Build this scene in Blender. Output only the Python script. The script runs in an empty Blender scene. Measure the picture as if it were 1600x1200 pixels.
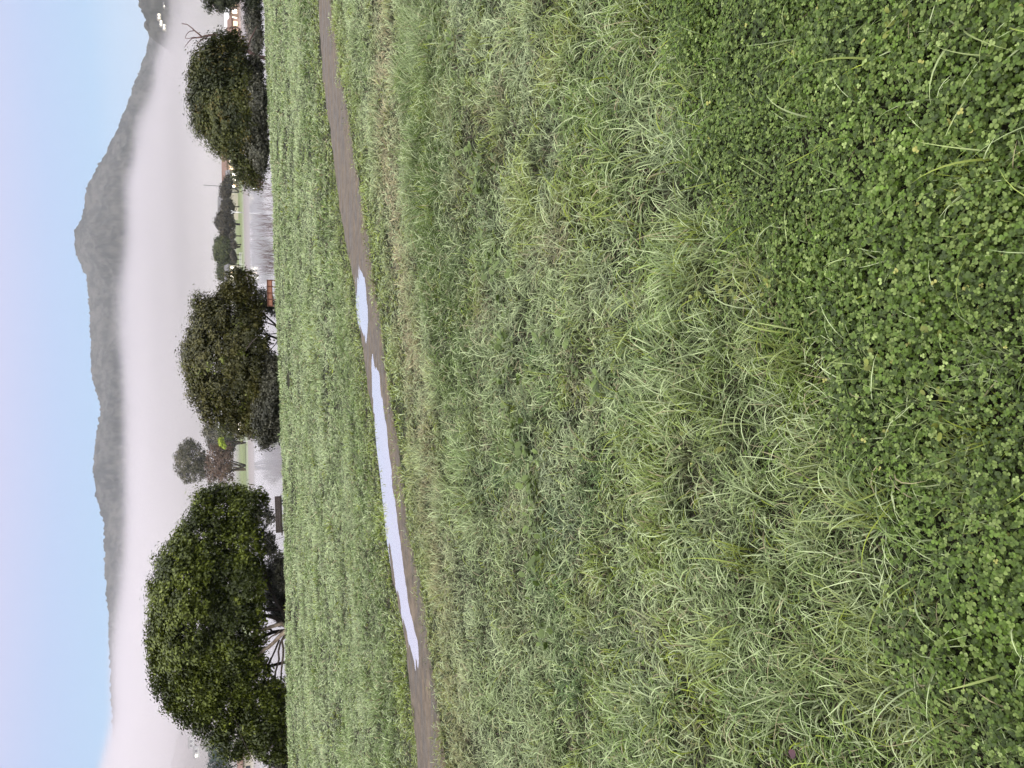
import bpy, math, random
import numpy as np
from mathutils import Matrix, Vector
R = math.radians
rng = np.random.default_rng(7)
random.seed(7)
scene = bpy.context.scene
COL = scene.collection

# ------------------------------------------------------------------ camera
F = 1202.0                      # focal length in photo pixels (1600 wide)
PITCH = math.atan((800 - 368) / F)
ROLL = -R(0.95)
CAM = np.array([0.0, 0.0, 1.6])
fwd = np.array([0, math.cos(PITCH), -math.sin(PITCH)])
up = np.array([0, math.sin(PITCH), math.cos(PITCH)])
right = np.array([1.0, 0, 0])
X0, Y0 = -up, right
CX = math.cos(ROLL) * X0 + math.sin(ROLL) * Y0
CY = -math.sin(ROLL) * X0 + math.cos(ROLL) * Y0
cd = bpy.data.cameras.new('camera')
cam = bpy.data.objects.new('camera', cd)
COL.objects.link(cam)
m = Matrix(((CX[0], CY[0], -fwd[0], CAM[0]), (CX[1], CY[1], -fwd[1], CAM[1]), (CX[2], CY[2], -fwd[2], CAM[2]), (0, 0, 0, 1)))
cam.matrix_world = m
cd.sensor_fit = 'HORIZONTAL'
cd.sensor_width = 36.0
cd.lens = F / 1600 * 36.0
cd.clip_start = 0.05
cd.clip_end = 30000
scene.camera = cam


def ray(px, py):
    d = (px - 800) / F * CX + (600 - py) / F * CY + fwd
    return d / np.linalg.norm(d)


def at(px, py, Y):
    d = ray(px, py)
    return CAM + d * (Y / d[1])


def onz(px, py, z=0.0):
    d = ray(px, py)
    return CAM + d * ((z - CAM[2]) / d[2])


def curve_of(pts, z=0.0):
    """pixel points on the field turned into world, as Y(X)"""
    w = sorted([tuple(onz(a, b, z)[:2]) for a, b in pts])
    xs = np.array([p[0] for p in w]); ys = np.array([p[1] for p in w])

    def f(x):
        x = np.asarray(x, float)
        r = np.interp(x, xs, ys)
        s0 = (ys[min(3, len(ys)-1)] - ys[0]) / (xs[min(3, len(xs)-1)] - xs[0])
        s1 = (ys[-1] - ys[-min(4, len(ys))]) / (xs[-1] - xs[-min(4, len(xs))])
        r = np.where(x < xs[0], ys[0] + (x - xs[0]) * s0, r)
        r = np.where(x > xs[-1], ys[-1] + (x - xs[-1]) * s1, r)
        return r
    return f


crest = curve_of([(414, 0), (419, 150), (426, 300), (431, 450), (438, 600), (443, 750), (448, 900), (452, 1050), (455, 1200)])
path_far = curve_of([(499, 0), (507, 125), (517, 200), (530, 300), (542, 375), (556, 450), (566, 525), (576, 600), (594, 700), (605, 800), (615, 900), (636, 1000), (647, 1100), (657, 1200)])
path_near = curve_of([(516, 0), (534, 125), (547, 200), (563, 300), (577, 375), (586, 450), (598, 525), (606, 600), (622, 700), (633, 800), (655, 900), (670, 1000), (682, 1100), (697, 1200)])
clover_edge = curve_of([(1040, -100), (1060, 0), (1095, 200), (1180, 400), (1290, 600), (1400, 800), (1450, 1000), (1490, 1200)])
straw_mid = curve_of([(600, 0), (600, 150), (612, 300), (630, 450), (652, 600), (680, 800), (700, 950), (715, 1100), (725, 1200)])
rank_edge = curve_of([(630, 0), (632, 200), (645, 350), (664, 480), (690, 620), (730, 800)])
PUDDLES = [
    ([(560, 415, 2), (566, 440, 5), (568, 470, 7), (570, 500, 6), (573, 520, 3), (574, 535, 1)], 'far'),
    ([(585, 562, 1), (591, 590, 6), (595, 640, 6), (602, 700, 8), (608, 750, 8), (614, 800, 9), (620, 850, 10), (627, 900, 10), (637, 950, 7), (646, 990, 9), (651, 1020, 6), (655, 1050, 2)], 'near')]


# ------------------------------------------------------------------ noise
def _h(ix, iy, s):
    n = (ix * 374761393 + iy * 668265263 + s * 1442695041) & 0xFFFFFFFF
    n = ((n ^ (n >> 13)) * 1274126177) & 0xFFFFFFFF
    return ((n ^ (n >> 16)) & 0xFFFF) / 65535.0


def vn(x, y, s=0):
    x = np.asarray(x, float); y = np.asarray(y, float)
    ix = np.floor(x).astype(np.int64); iy = np.floor(y).astype(np.int64)
    fx = x - ix; fy = y - iy
    fx = fx * fx * (3 - 2 * fx); fy = fy * fy * (3 - 2 * fy)
    a = _h(ix, iy, s); b = _h(ix + 1, iy, s); c = _h(ix, iy + 1, s); d = _h(ix + 1, iy + 1, s)
    return (a + (b - a) * fx) * (1 - fy) + (c + (d - c) * fx) * fy


def fbm(x, y, s=0, o=4):
    t = 0; a = 0.5; n = 0
    for i in range(o):
        t = t + a * vn(x * 2 ** i, y * 2 ** i, s + i * 17); n += a; a *= 0.5
    return t / n


def sm(a, b, x):
    t = np.clip((x - a) / (b - a), 0, 1)
    return t * t * (3 - 2 * t)


WATER = -3.0


def shore_far(x):
    return 262 + 10 * np.sin(np.asarray(x) / 60.0) + 0.00 * np.asarray(x)


def G(x, y):
    """height of the ground"""
    x = np.asarray(x, float); y = np.asarray(y, float)
    c = crest(np.clip(x, -60, 70))
    pf = path_far(x) + 1.2; pn = path_near(x) - 1.2
    off = np.maximum(np.maximum(y - pf, pn - y), 0)
    bump = (fbm(x / 1.7, y / 1.7, 3, 3) - 0.5) * 0.11 * sm(0.0, 2.0, off) + (fbm(x / 7, y / 7, 9, 2) - 0.5) * 0.12 * sm(0.5, 5, off)
    bump = bump * sm(0.5, 4, y)
    drop = sm(0.0, 9.0, y - c - 0.2) * -3.9
    near = bump * (1 - sm(-1, 5, y - c)) + drop
    s = shore_far(x)
    far = -3.9 + sm(-6, 6, y - s) * 1.75 + sm(0, 260, y - s) * 0.9 + sm(400, 1500, y) * 6
    return np.where(y < c + 12, near, np.where(y < s - 8, -3.9, far))


# ------------------------------------------------------------------ mesh helpers
def props(o, label=None, cat=None, group=None, kind=None):
    if label: o['label'] = label
    if cat: o['category'] = cat
    if group: o['group'] = group
    if kind: o['kind'] = kind
    return o


def mesh_np(name, V, Q, mat, parent=None, col=None, smooth=True, loc=None, n=4):
    """V (N,3), Q (M,n) faces"""
    me = bpy.data.meshes.new(name)
    V = np.ascontiguousarray(V, dtype=np.float32); Q = np.ascontiguousarray(Q, dtype=np.int32)
    if loc is not None:
        V = V - np.array(loc, dtype=np.float32)
    me.vertices.add(len(V)); me.vertices.foreach_set('co', V.ravel())
    me.loops.add(Q.size); me.loops.foreach_set('vertex_index', Q.ravel())
    me.polygons.add(len(Q))
    me.polygons.foreach_set('loop_start', np.arange(0, Q.size, Q.shape[1], dtype=np.int32))
    me.update(calc_edges=True)
    if smooth:
        me.polygons.foreach_set('use_smooth', np.ones(len(Q), dtype=bool))
    if col is not None:
        ca = me.color_attributes.new('Col', 'FLOAT_COLOR', 'POINT')
        c = np.ones((len(V), 4), dtype=np.float32); c[:, :3] = col
        ca.data.foreach_set('color', c.ravel())
    me.materials.append(mat)
    o = bpy.data.objects.new(name, me)
    COL.objects.link(o)
    if loc is not None:
        o.location = loc
    if parent is not None:
        o.parent = parent
        o.matrix_parent_inverse = Matrix.Translation(-Vector(parent.location))
    return o


class MB:
    """collects boxes, tubes, polygons and builds one mesh"""
    def __init__(s): s.v = []; s.f = []

    def box(s, a, b):
        i = len(s.v)
        for z in (a[2], b[2]):
            for x, y in ((a[0], a[1]), (b[0], a[1]), (b[0], b[1]), (a[0], b[1])):
                s.v.append((x, y, z))
        for f in ((0, 3, 2, 1), (4, 5, 6, 7), (0, 1, 5, 4), (1, 2, 6, 5), (2, 3, 7, 6), (3, 0, 4, 7)):
            s.f.append(tuple(i + k for k in f))

    def obox(s, c, size, rz=0, bev=0.0):
        i = len(s.v); ca, sa = math.cos(rz), math.sin(rz)
        hx, hy, hz = [q / 2 for q in size]
        if bev <= 0:
            for z in (-hz, hz):
                for x, y in ((-hx, -hy), (hx, -hy), (hx, hy), (-hx, hy)):
                    s.v.append((c[0] + x * ca - y * sa, c[1] + x * sa + y * ca, c[2] + z))
            for f in ((0, 3, 2, 1), (4, 5, 6, 7), (0, 1, 5, 4), (1, 2, 6, 5), (2, 3, 7, 6), (3, 0, 4, 7)):
                s.f.append(tuple(i + k for k in f))
            return
        rings = []
        for z, b in ((-hz, bev), (-hz + bev, 0), (hz - bev, 0), (hz, bev)):
            ring = []
            for x, y in ((-hx + b + bev, -hy + b), (hx - b - bev, -hy + b), (hx - b, -hy + b + bev), (hx - b, hy - b - bev), (hx - b - bev, hy - b), (-hx + b + bev, hy - b), (-hx + b, hy - b - bev), (-hx + b, -hy + b + bev)):
                ring.append(len(s.v)); s.v.append((c[0] + x * ca - y * sa, c[1] + x * sa + y * ca, c[2] + z))
            rings.append(ring)
        for a, b in zip(rings, rings[1:]):
            for k in range(8):
                s.f.append((a[k], a[(k + 1) % 8], b[(k + 1) % 8], b[k]))
        s.f.append(tuple(reversed(rings[0]))); s.f.append(tuple(rings[-1]))

    def tube(s, pts, rad, n=7):
        pts = [np.array(p, float) for p in pts]
        rings = []
        for k, p in enumerate(pts):
            d = pts[min(k + 1, len(pts) - 1)] - pts[max(k - 1, 0)]
            d = d / (np.linalg.norm(d) + 1e-9)
            a = np.cross(d, (0.31, 0.93, 0.17)); a /= np.linalg.norm(a) + 1e-9
            b = np.cross(d, a)
            ring = []
            for j in range(n):
                t = 2 * math.pi * j / n
                ring.append(len(s.v)); s.v.append(tuple(p + rad[k] * (math.cos(t) * a + math.sin(t) * b)))
            rings.append(ring)
        for a, b in zip(rings, rings[1:]):
            for j in range(n):
                s.f.append((a[j], a[(j + 1) % n], b[(j + 1) % n], b[j]))
        s.f.append(tuple(reversed(rings[0]))); s.f.append(tuple(rings[-1]))

    def poly(s, pts):
        i = len(s.v); s.v += [tuple(p) for p in pts]; s.f.append(tuple(range(i, i + len(pts))))

    def build(s, name, mat, parent=None, smooth=False):
        me = bpy.data.meshes.new(name)
        me.from_pydata(s.v, [], s.f); me.update()
        if smooth:
            me.polygons.foreach_set('use_smooth', np.ones(len(me.polygons), dtype=bool))
        me.materials.append(mat)
        o = bpy.data.objects.new(name, me); COL.objects.link(o)
        if parent is not None:
            o.parent = parent
            o.matrix_parent_inverse = Matrix.Translation(-Vector(parent.location))
        return o


def empty(name, loc, label, cat, group=None):
    o = bpy.data.objects.new(name, None); COL.objects.link(o)
    o.location = [float(q) for q in loc]; o.empty_display_size = 0.3
    return props(o, label, cat, group)


# ------------------------------------------------------------------ materials
def newmat(name):
    m = bpy.data.materials.new(name); m.use_nodes = True
    nt = m.node_tree
    for n in list(nt.nodes): nt.nodes.remove(n)
    out = nt.nodes.new('ShaderNodeOutputMaterial')
    return m, nt, out


def pbr(name, col, rough=0.8, spec=0.3, noise=0.0, nscale=5.0, bump=0.0, col2=None, metallic=0.0, emit=None, estr=0.0):
    m, nt, out = newmat(name)
    b = nt.nodes.new('ShaderNodeBsdfPrincipled')
    b.inputs['Roughness'].default_value = rough
    b.inputs['Specular IOR Level'].default_value = spec
    b.inputs['Metallic'].default_value = metallic
    b.inputs['Base Color'].default_value = (*col, 1)
    if noise > 0 or bump > 0:
        tc = nt.nodes.new('ShaderNodeTexCoord')
        n = nt.nodes.new('ShaderNodeTexNoise'); n.inputs['Scale'].default_value = nscale; n.inputs['Detail'].default_value = 6
        nt.links.new(tc.outputs['Object'], n.inputs['Vector'])
        if noise > 0:
            r = nt.nodes.new('ShaderNodeValToRGB')
            c2 = col2 or tuple(c * (1 - noise) for c in col)
            r.color_ramp.elements[0].position = 0.35; r.color_ramp.elements[0].color = (*c2, 1)
            r.color_ramp.elements[1].position = 0.65; r.color_ramp.elements[1].color = (*col, 1)
            nt.links.new(n.outputs['Fac'], r.inputs['Fac']); nt.links.new(r.outputs['Color'], b.inputs['Base Color'])
        if bump > 0:
            bp = nt.nodes.new('ShaderNodeBump'); bp.inputs['Strength'].default_value = bump; bp.inputs['Distance'].default_value = 0.05
            nt.links.new(n.outputs['Fac'], bp.inputs['Height']); nt.links.new(bp.outputs['Normal'], b.inputs['Normal'])
    if emit:
        b.inputs['Emission Color'].default_value = (*emit, 1); b.inputs['Emission Strength'].default_value = estr
    nt.links.new(b.outputs[0], out.inputs['Surface'])
    return m


def leafmat(name, rough=0.5, trans=0.3, spec=0.4, gain=1.0):
    """colour from the vertex attribute, partly translucent"""
    m, nt, out = newmat(name)
    a = nt.nodes.new('ShaderNodeAttribute'); a.attribute_name = 'Col'
    b = nt.nodes.new('ShaderNodeBsdfPrincipled')
    b.inputs['Roughness'].default_value = rough; b.inputs['Specular IOR Level'].default_value = spec
    t = nt.nodes.new('ShaderNodeBsdfTranslucent')
    mx = nt.nodes.new('ShaderNodeMixShader'); mx.inputs[0].default_value = trans
    nt.links.new(a.outputs['Color'], b.inputs['Base Color']); nt.links.new(a.outputs['Color'], t.inputs['Color'])
    nt.links.new(b.outputs[0], mx.inputs[1]); nt.links.new(t.outputs[0], mx.inputs[2]); nt.links.new(mx.outputs[0], out.inputs['Surface'])
    return m


M_grass = leafmat('grass_blades', 0.45, 0.35, 0.35)
M_clover = leafmat('clover_leaves', 0.5, 0.2, 0.35)
M_leaf = leafmat('tree_leaves', 0.5, 0.15, 0.35)
M_farleaf = leafmat('distant_leaves', 0.8, 0.1, 0.1)
M_bark = pbr('bark_pale', (0.46, 0.36, 0.26), 0.9, 0.15, 0.55, 6, 0.6)
M_barkd = pbr('bark_dark', (0.07, 0.055, 0.045), 0.9, 0.15, 0.5, 6, 0.6)
M_barkm = pbr('bark_grey_brown', (0.17, 0.13, 0.10), 0.9, 0.15, 0.5, 6, 0.6)
M_twig = pbr('bare_twig', (0.16, 0.10, 0.09), 0.9, 0.1)
M_wood = pbr('weathered_bench_wood', (0.085, 0.065, 0.055), 0.75, 0.25, 0.4, 12, 0.3)
M_metal = pbr('dark_metal', (0.05, 0.05, 0.05), 0.5, 0.4, metallic=0.6)
M_terra = pbr('terracotta_paint', (0.46, 0.21, 0.13), 0.7, 0.3, 0.25, 9, 0.1)
M_terrad = pbr('terracotta_frame', (0.20, 0.085, 0.055), 0.8, 0.2, 0.3, 9, 0.1)
M_white = pbr('white_paint', (0.75, 0.74, 0.72), 0.6, 0.3, 0.15, 3)
M_lit = pbr('lit_window', (0.8, 0.6, 0.4), 0.5, 0.3, emit=(1.0, 0.72, 0.42), estr=1.5)
M_litw = pbr('lit_white_window', (0.8, 0.75, 0.65), 0.5, 0.3, emit=(1.0, 0.93, 0.80), estr=4.5)
M_lamp = pbr('lamp_glow', (0.9, 0.9, 0.85), 0.5, 0.3, emit=(1.0, 0.95, 0.85), estr=8)
M_glassd = pbr('dark_window', (0.03, 0.035, 0.04), 0.15, 0.5)
M_peach = pbr('peach_render', (0.62, 0.42, 0.32), 0.9, 0.1, 0.12, 2)
M_cream = pbr('cream_render', (0.60, 0.54, 0.42), 0.9, 0.1, 0.12, 2)
M_tan = pbr('tan_render', (0.42, 0.30, 0.22), 0.9, 0.1, 0.2, 2)
M_roofg = pbr('grey_roof', (0.20, 0.19, 0.19), 0.9, 0.1, 0.3, 1.5)
M_roofb = pbr('brown_roof', (0.22, 0.14, 0.11), 0.9, 0.1, 0.3, 1.5)
M_deadleaf = pbr('purple_leaf', (0.06, 0.012, 0.02), 0.45, 0.4, 0.4, 30)

# ground: grass soil near, lawn far, mud at the waterline
m, nt, out = newmat('field_soil'); M_ground = m
b = nt.nodes.new('ShaderNodeBsdfPrincipled'); b.inputs['Roughness'].default_value = 0.95; b.inputs['Specular IOR Level'].default_value = 0.1
a = nt.nodes.new('ShaderNodeAttribute'); a.attribute_name = 'Col'
geo = nt.nodes.new('ShaderNodeNewGeometry')
n = nt.nodes.new('ShaderNodeTexNoise'); n.inputs['Scale'].default_value = 14; n.inputs['Detail'].default_value = 8
nt.links.new(geo.outputs['Position'], n.inputs['Vector'])
mp = nt.nodes.new('ShaderNodeMapRange'); mp.inputs[1].default_value = 0.3; mp.inputs[2].default_value = 0.7; mp.inputs[3].default_value = 0.35; mp.inputs[4].default_value = 1.5
nt.links.new(n.outputs['Fac'], mp.inputs[0])
mul = nt.nodes.new('ShaderNodeVectorMath'); mul.operation = 'SCALE'
nt.links.new(a.outputs['Color'], mul.inputs[0]); nt.links.new(mp.outputs[0], mul.inputs['Scale'])
nt.links.new(mul.outputs[0], b.inputs['Base Color'])
bp = nt.nodes.new('ShaderNodeBump'); bp.inputs['Distance'].default_value = 0.02; bp.inputs['Strength'].default_value = 0.6
nt.links.new(n.outputs['Fac'], bp.inputs['Height']); nt.links.new(bp.outputs[0], b.inputs['Normal'])
nt.links.new(b.outputs[0], out.inputs['Surface'])

# mud of the path, damp
m, nt, out = newmat('damp_mud'); M_mud = m
b = nt.nodes.new('ShaderNodeBsdfPrincipled'); b.inputs['Specular IOR Level'].default_value = 0.35
geo = nt.nodes.new('ShaderNodeNewGeometry')
n = nt.nodes.new('ShaderNodeTexNoise'); n.inputs['Scale'].default_value = 3.0; n.inputs['Detail'].default_value = 9; n.inputs['Roughness'].default_value = 0.7
n2 = nt.nodes.new('ShaderNodeTexNoise'); n2.inputs['Scale'].default_value = 9; n2.inputs['Detail'].default_value = 9; n2.inputs['Roughness'].default_value = 0.75
mq = nt.nodes.new('ShaderNodeMapping'); mq.inputs['Scale'].default_value = (0.45, 2.6, 1.0); mq.inputs['Rotation'].default_value = (0, 0, -0.18)
nt.links.new(geo.outputs['Position'], mq.inputs[0]); nt.links.new(mq.outputs[0], n.inputs['Vector']); nt.links.new(geo.outputs['Position'], n2.inputs['Vector'])
r = nt.nodes.new('ShaderNodeValToRGB')
r.color_ramp.elements[0].position = 0.35; r.color_ramp.elements[0].color = (0.048, 0.036, 0.024, 1)
r.color_ramp.elements[1].position = 0.68; r.color_ramp.elements[1].color = (0.150, 0.112, 0.076, 1)
nt.links.new(n.outputs['Fac'], r.inputs['Fac'])
mp = nt.nodes.new('ShaderNodeMapRange'); mp.inputs[1].default_value = 0.3; mp.inputs[2].default_value = 0.7; mp.inputs[3].default_value = 0.45; mp.inputs[4].default_value = 1.5
nt.links.new(n2.outputs['Fac'], mp.inputs[0])
mul = nt.nodes.new('ShaderNodeVectorMath'); mul.operation = 'SCALE'
nt.links.new(r.outputs['Color'], mul.inputs[0]); nt.links.new(mp.outputs[0], mul.inputs['Scale'])
nt.links.new(mul.outputs[0], b.inputs['Base Color'])
mr = nt.nodes.new('ShaderNodeMapRange'); mr.inputs[1].default_value = 0.4; mr.inputs[2].default_value = 0.6; mr.inputs[3].default_value = 0.45; mr.inputs[4].default_value = 0.9
nt.links.new(n.outputs['Fac'], mr.inputs[0]); nt.links.new(mr.outputs[0], b.inputs['Roughness'])
bp = nt.nodes.new('ShaderNodeBump'); bp.inputs['Distance'].default_value = 0.03; bp.inputs['Strength'].default_value = 1.0
nt.links.new(n2.outputs['Fac'], bp.inputs['Height']); nt.links.new(bp.outputs[0], b.inputs['Normal'])
nt.links.new(b.outputs[0], out.inputs['Surface'])


def water(name, col, rough, bump, scale, dist=0.02):
    m, nt, out = newmat(name)
    b = nt.nodes.new('ShaderNodeBsdfPrincipled'); b.inputs['Base Color'].default_value = (*col, 1)
    b.inputs['Roughness'].default_value = rough; b.inputs['IOR'].default_value = 1.33; b.inputs['Specular IOR Level'].default_value = 0.5
    geo = nt.nodes.new('ShaderNodeNewGeometry')
    mpg = nt.nodes.new('ShaderNodeMapping'); mpg.inputs['Scale'].default_value = (0.35, 1.0, 1.0)
    n = nt.nodes.new('ShaderNodeTexNoise'); n.inputs['Scale'].default_value = scale; n.inputs['Detail'].default_value = 3
    nt.links.new(geo.outputs['Position'], mpg.inputs[0]); nt.links.new(mpg.outputs[0], n.inputs['Vector'])
    bp = nt.nodes.new('ShaderNodeBump'); bp.inputs['Distance'].default_value = dist; bp.inputs['Strength'].default_value = bump
    nt.links.new(n.outputs['Fac'], bp.inputs['Height']); nt.links.new(bp.outputs[0], b.inputs['Normal'])
    nt.links.new(b.outputs[0], out.inputs['Surface'])
    return m


M_lake = water('lake_water', (0.10, 0.10, 0.105), 0.04, 0.10, 1.2)
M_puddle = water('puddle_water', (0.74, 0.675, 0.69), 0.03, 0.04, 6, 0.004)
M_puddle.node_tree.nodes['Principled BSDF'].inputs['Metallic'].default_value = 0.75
# puddles made mostly metallic with a pale lilac base, to brighten their mirrored sky


def volmat(name, col, dens, aniso=0.0):
    m, nt, out = newmat(name)
    v = nt.nodes.new('ShaderNodeVolumePrincipled')
    v.inputs['Color'].default_value = (*col, 1); v.inputs['Density'].default_value = dens; v.inputs['Anisotropy'].default_value = aniso
    nt.links.new(v.outputs[0], out.inputs['Volume'])
    return m


# ------------------------------------------------------------------ ground sheet
gx = np.concatenate([-np.geomspace(3900, 60, 34), np.arange(-56, 56, 0.5), np.geomspace(60, 3900, 34)])
gy = np.concatenate([[-180, -60, -20, -8], np.arange(-4, 62, 0.4), np.geomspace(64, 250, 30), np.arange(252, 300, 3), np.geomspace(305, 4100, 50)])
GX, GY = np.meshgrid(gx, gy)
GZ = G(GX, GY)
V = np.stack([GX, GY, GZ], -1).reshape(-1, 3)
ny, nx = GX.shape
i = np.arange(ny * nx).reshape(ny, nx)
Q = np.stack([i[:-1, :-1], i[:-1, 1:], i[1:, 1:], i[1:, :-1]], -1).reshape(-1, 4)
fx, fy = V[:, 0], V[:, 1]
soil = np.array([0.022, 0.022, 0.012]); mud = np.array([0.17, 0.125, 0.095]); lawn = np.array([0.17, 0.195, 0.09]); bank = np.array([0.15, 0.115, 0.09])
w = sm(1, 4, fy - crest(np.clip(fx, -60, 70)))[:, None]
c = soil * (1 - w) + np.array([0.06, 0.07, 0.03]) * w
sf = fy - shore_far(fx)
c = np.where((sf > -40)[:, None], bank, c)
lw = (sm(14, 30, sf + 16 * (fbm(fx / 40, fy / 90, 5, 3) - 0.5)))[:, None]
c = c * (1 - lw) + (lawn * (0.75 + 0.5 * fbm(fx / 30, fy / 30, 8, 3))[:, None]) * lw
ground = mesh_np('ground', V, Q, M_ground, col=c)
props(ground, 'grassy field running to the lake shore and beyond', 'ground', kind='structure')

# ------------------------------------------------------------------ path and puddles
PX0, PX1 = -16.0, 30.0
step = 0.03
px_ = np.arange(PX0, PX1, step); K = 44


def puddle_mask(x, y):
    """0 outside, towards 1 inside a puddle"""
    tot = np.zeros_like(x)
    for pts, _ in PUDDLES:
        c = sorted([(tuple(onz(a, b)[:2]), (onz(a - h, b)[1] - onz(a + h, b)[1]) / 2) for a, b, h in pts])
        xs = np.array([q[0][0] for q in c]); yc = np.array([q[0][1] for q in c]); hh = np.array([q[1] for q in c])
        yy = np.interp(x, xs, yc); h = np.interp(x, xs, hh, left=0, right=0)
        h = h * 0.86 + 0.01
        end = sm(xs[0] - 0.25, xs[0] + 0.5, x) * sm(xs[-1] + 0.25, xs[-1] - 0.5, x)
        d = np.abs(y - yy) / (h + 0.06)
        tot = np.maximum(tot, end * (1 - sm(0.45, 1.25, d)))
    return tot


vv = np.linspace(-0.06, 1.06, K)
PXg, Vg = np.meshgrid(px_, vv)
edge_n = path_near(PXg) + 0.02 - 0.06 * (fbm(PXg * 2.5, 0 * PXg, 31, 4) - 0.5) * 4
edge_f = path_far(PXg) - 0.02 + 0.06 * (fbm(PXg * 2.5, 0 * PXg, 57, 4) - 0.5) * 4
PYg = edge_n + (edge_f - edge_n) * Vg
pm = puddle_mask(PXg, PYg)
edge_fade = sm(0, 0.08, np.minimum(Vg + 0.06, 1.06 - Vg))
base = 0.006 + 0.022 * edge_fade
rough_ = 0.030 * (fbm(PXg * 2.2, PYg * 7, 12, 5) - 0.5) + 0.006 * (fbm(PXg * 14, PYg * 25, 77, 3) - 0.5)
PZg = base + rough_ * edge_fade - 0.030 * pm * edge_fade
PZg += (0.022 * (fbm(PXg * 3.2, PYg * 9, 212, 4) - 0.42) + 0.012 * (fbm(PXg * 11, PYg * 22, 213, 2) - 0.45)) * np.minimum(pm * 2, 1) * edge_fade
PZg = np.maximum(PZg, 0.004)
V = np.stack([PXg, PYg, PZg], -1).reshape(-1, 3)
i = np.arange(V.shape[0]).reshape(PXg.shape)
Q = np.stack([i[:-1, :-1], i[:-1, 1:], i[1:, 1:], i[1:, :-1]], -1).reshape(-1, 4)
path = mesh_np('path', V, Q, M_mud)
props(path, 'damp brown dirt path crossing the grass field', 'path', kind='structure')
for pts, tagn in PUDDLES:
    xs = [onz(a, b)[0] for a, b, h in pts]
    xa, xb = min(xs) - (0.07 if tagn == 'far' else 1.0), max(xs) + (0.07 if tagn == 'near' else 1.0)
    cc_ = sorted([(tuple(onz(a, b)[:2]), (onz(a - h, b)[1] - onz(a + h, b)[1]) / 2) for a, b, h in pts])
    cx0 = np.array([q[0][0] for q in cc_]); cyy = np.array([q[0][1] for q in cc_]); chh = np.array([q[1] for q in cc_])
    xx = np.linspace(max(xa, cx0[0] - 0.35), min(xb, cx0[-1] + 0.35), 60)
    yc_ = np.interp(xx, cx0, cyy); hw_ = np.interp(xx, cx0, chh) + 0.13
    mb = MB()
    lo = [(x, y_ - h_, 0.0205 - 0.010 * h_) for x, y_, h_ in zip(xx, yc_, hw_)]; hi = [(x, y_ + h_, 0.0205 + 0.010 * h_) for x, y_, h_ in zip(xx, yc_, hw_)]  # sheet tilted, far edge up, so it mirrors brighter sky higher up
    for k in range(len(xx) - 1):
        mb.poly([lo[k], lo[k + 1], hi[k + 1], hi[k]])
    o = mb.build('puddle', M_puddle)
    props(o, 'short puddle lying on the far right part of the path' if tagn == 'far' else 'long narrow puddle filling the middle of the path', 'puddle', kind='structure')

# ------------------------------------------------------------------ lake
mb = MB()
xs = np.linspace(-700, 700, 60)
lo = [(x, float(crest(np.clip(x, -60, 70))) + 2.5, WATER) for x in xs]; hi = [(x, float(shore_far(x)) + 4, WATER) for x in xs]
for k in range(59):
    mb.poly([lo[k], lo[k + 1], hi[k + 1], hi[k]])
lake = mb.build('lake', M_lake)
props(lake, 'calm misty lake behind the field', 'lake', kind='structure')


# ------------------------------------------------------------------ grass
def blades(P, az, t0, t1, L, w, nseg, cb, ct, curl, power=1.2):
    N = len(P)
    s = np.linspace(0, 1, nseg + 1)
    pos = np.zeros((N, nseg + 1, 3)); pos[:, 0] = P
    gz = P[:, 2]
    azs = az[:, None] + curl[:, None] * s[None, :]
    th = t0[:, None] + (t1 - t0)[:, None] * s[None, :] ** power
    ds = (L / nseg)[:, None]
    for k in range(1, nseg + 1):
        thm = 0.5 * (th[:, k] + th[:, k - 1]); am = 0.5 * (azs[:, k] + azs[:, k - 1])
        pos[:, k, 0] = pos[:, k - 1, 0] + np.sin(thm) * np.cos(am) * ds[:, 0]
        pos[:, k, 1] = pos[:, k - 1, 1] + np.sin(thm) * np.sin(am) * ds[:, 0]
        pos[:, k, 2] = np.maximum(pos[:, k - 1, 2] + np.cos(thm) * ds[:, 0], gz + 0.006)
    tw = rng.normal(0, 0.5, N)
    sx = -np.sin(azs + tw[:, None]); sy = np.cos(azs + tw[:, None])
    wid = (w[:, None] * 0.5) * np.clip(1.0 - s[None, :] ** 2.2, 0.06, 1)
    A = pos.copy(); B = pos.copy()
    A[..., 0] += sx * wid; A[..., 1] += sy * wid; B[..., 0] -= sx * wid; B[..., 1] -= sy * wid
    tilt = rng.normal(0, 0.35, N)[:, None] * wid
    A[..., 2] += tilt; B[..., 2] -= tilt
    V = np.stack([A, B], 2).reshape(N, -1, 3)
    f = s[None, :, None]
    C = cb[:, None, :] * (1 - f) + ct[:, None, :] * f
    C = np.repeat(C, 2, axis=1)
    nv = 2 * (nseg + 1)
    q = np.array([[2 * k, 2 * k + 1, 2 * k + 3, 2 * k + 2] for k in range(nseg)])
    Q = (q[None] + (np.arange(N) * nv)[:, None, None]).reshape(-1, 4)
    return V.reshape(-1, 3), Q, C.reshape(-1, 3)


def mix(a, b, t):
    return a * (1 - t[:, None]) + b * t[:, None]


SAGE = np.array([0.43, 0.51, 0.255]); GREEN = np.array([0.135, 0.225, 0.024]); LIME = np.array([0.27, 0.33, 0.03])
STRAW = np.array([0.50, 0.43, 0.24]); DEEP = np.array([0.07, 0.125, 0.035]); GREY = np.array([0.38, 0.42, 0.30]); DEAD = np.array([0.40, 0.29, 0.20])


def dpath(x, y):
    """signed distance in Y outside the path: + beyond it, - on the near side, 0 on it"""
    return np.where(y > path_far(x), y - path_far(x), np.where(y < path_near(x), y - path_near(x), 0.0))


def on_path(x, y):
    j = 0.50 * (fbm(x / 0.4, y / 0.4, 141, 4) - 0.30)
    return (y > path_near(x) + j + 0.13) & (y < path_far(x) - j)


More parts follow.
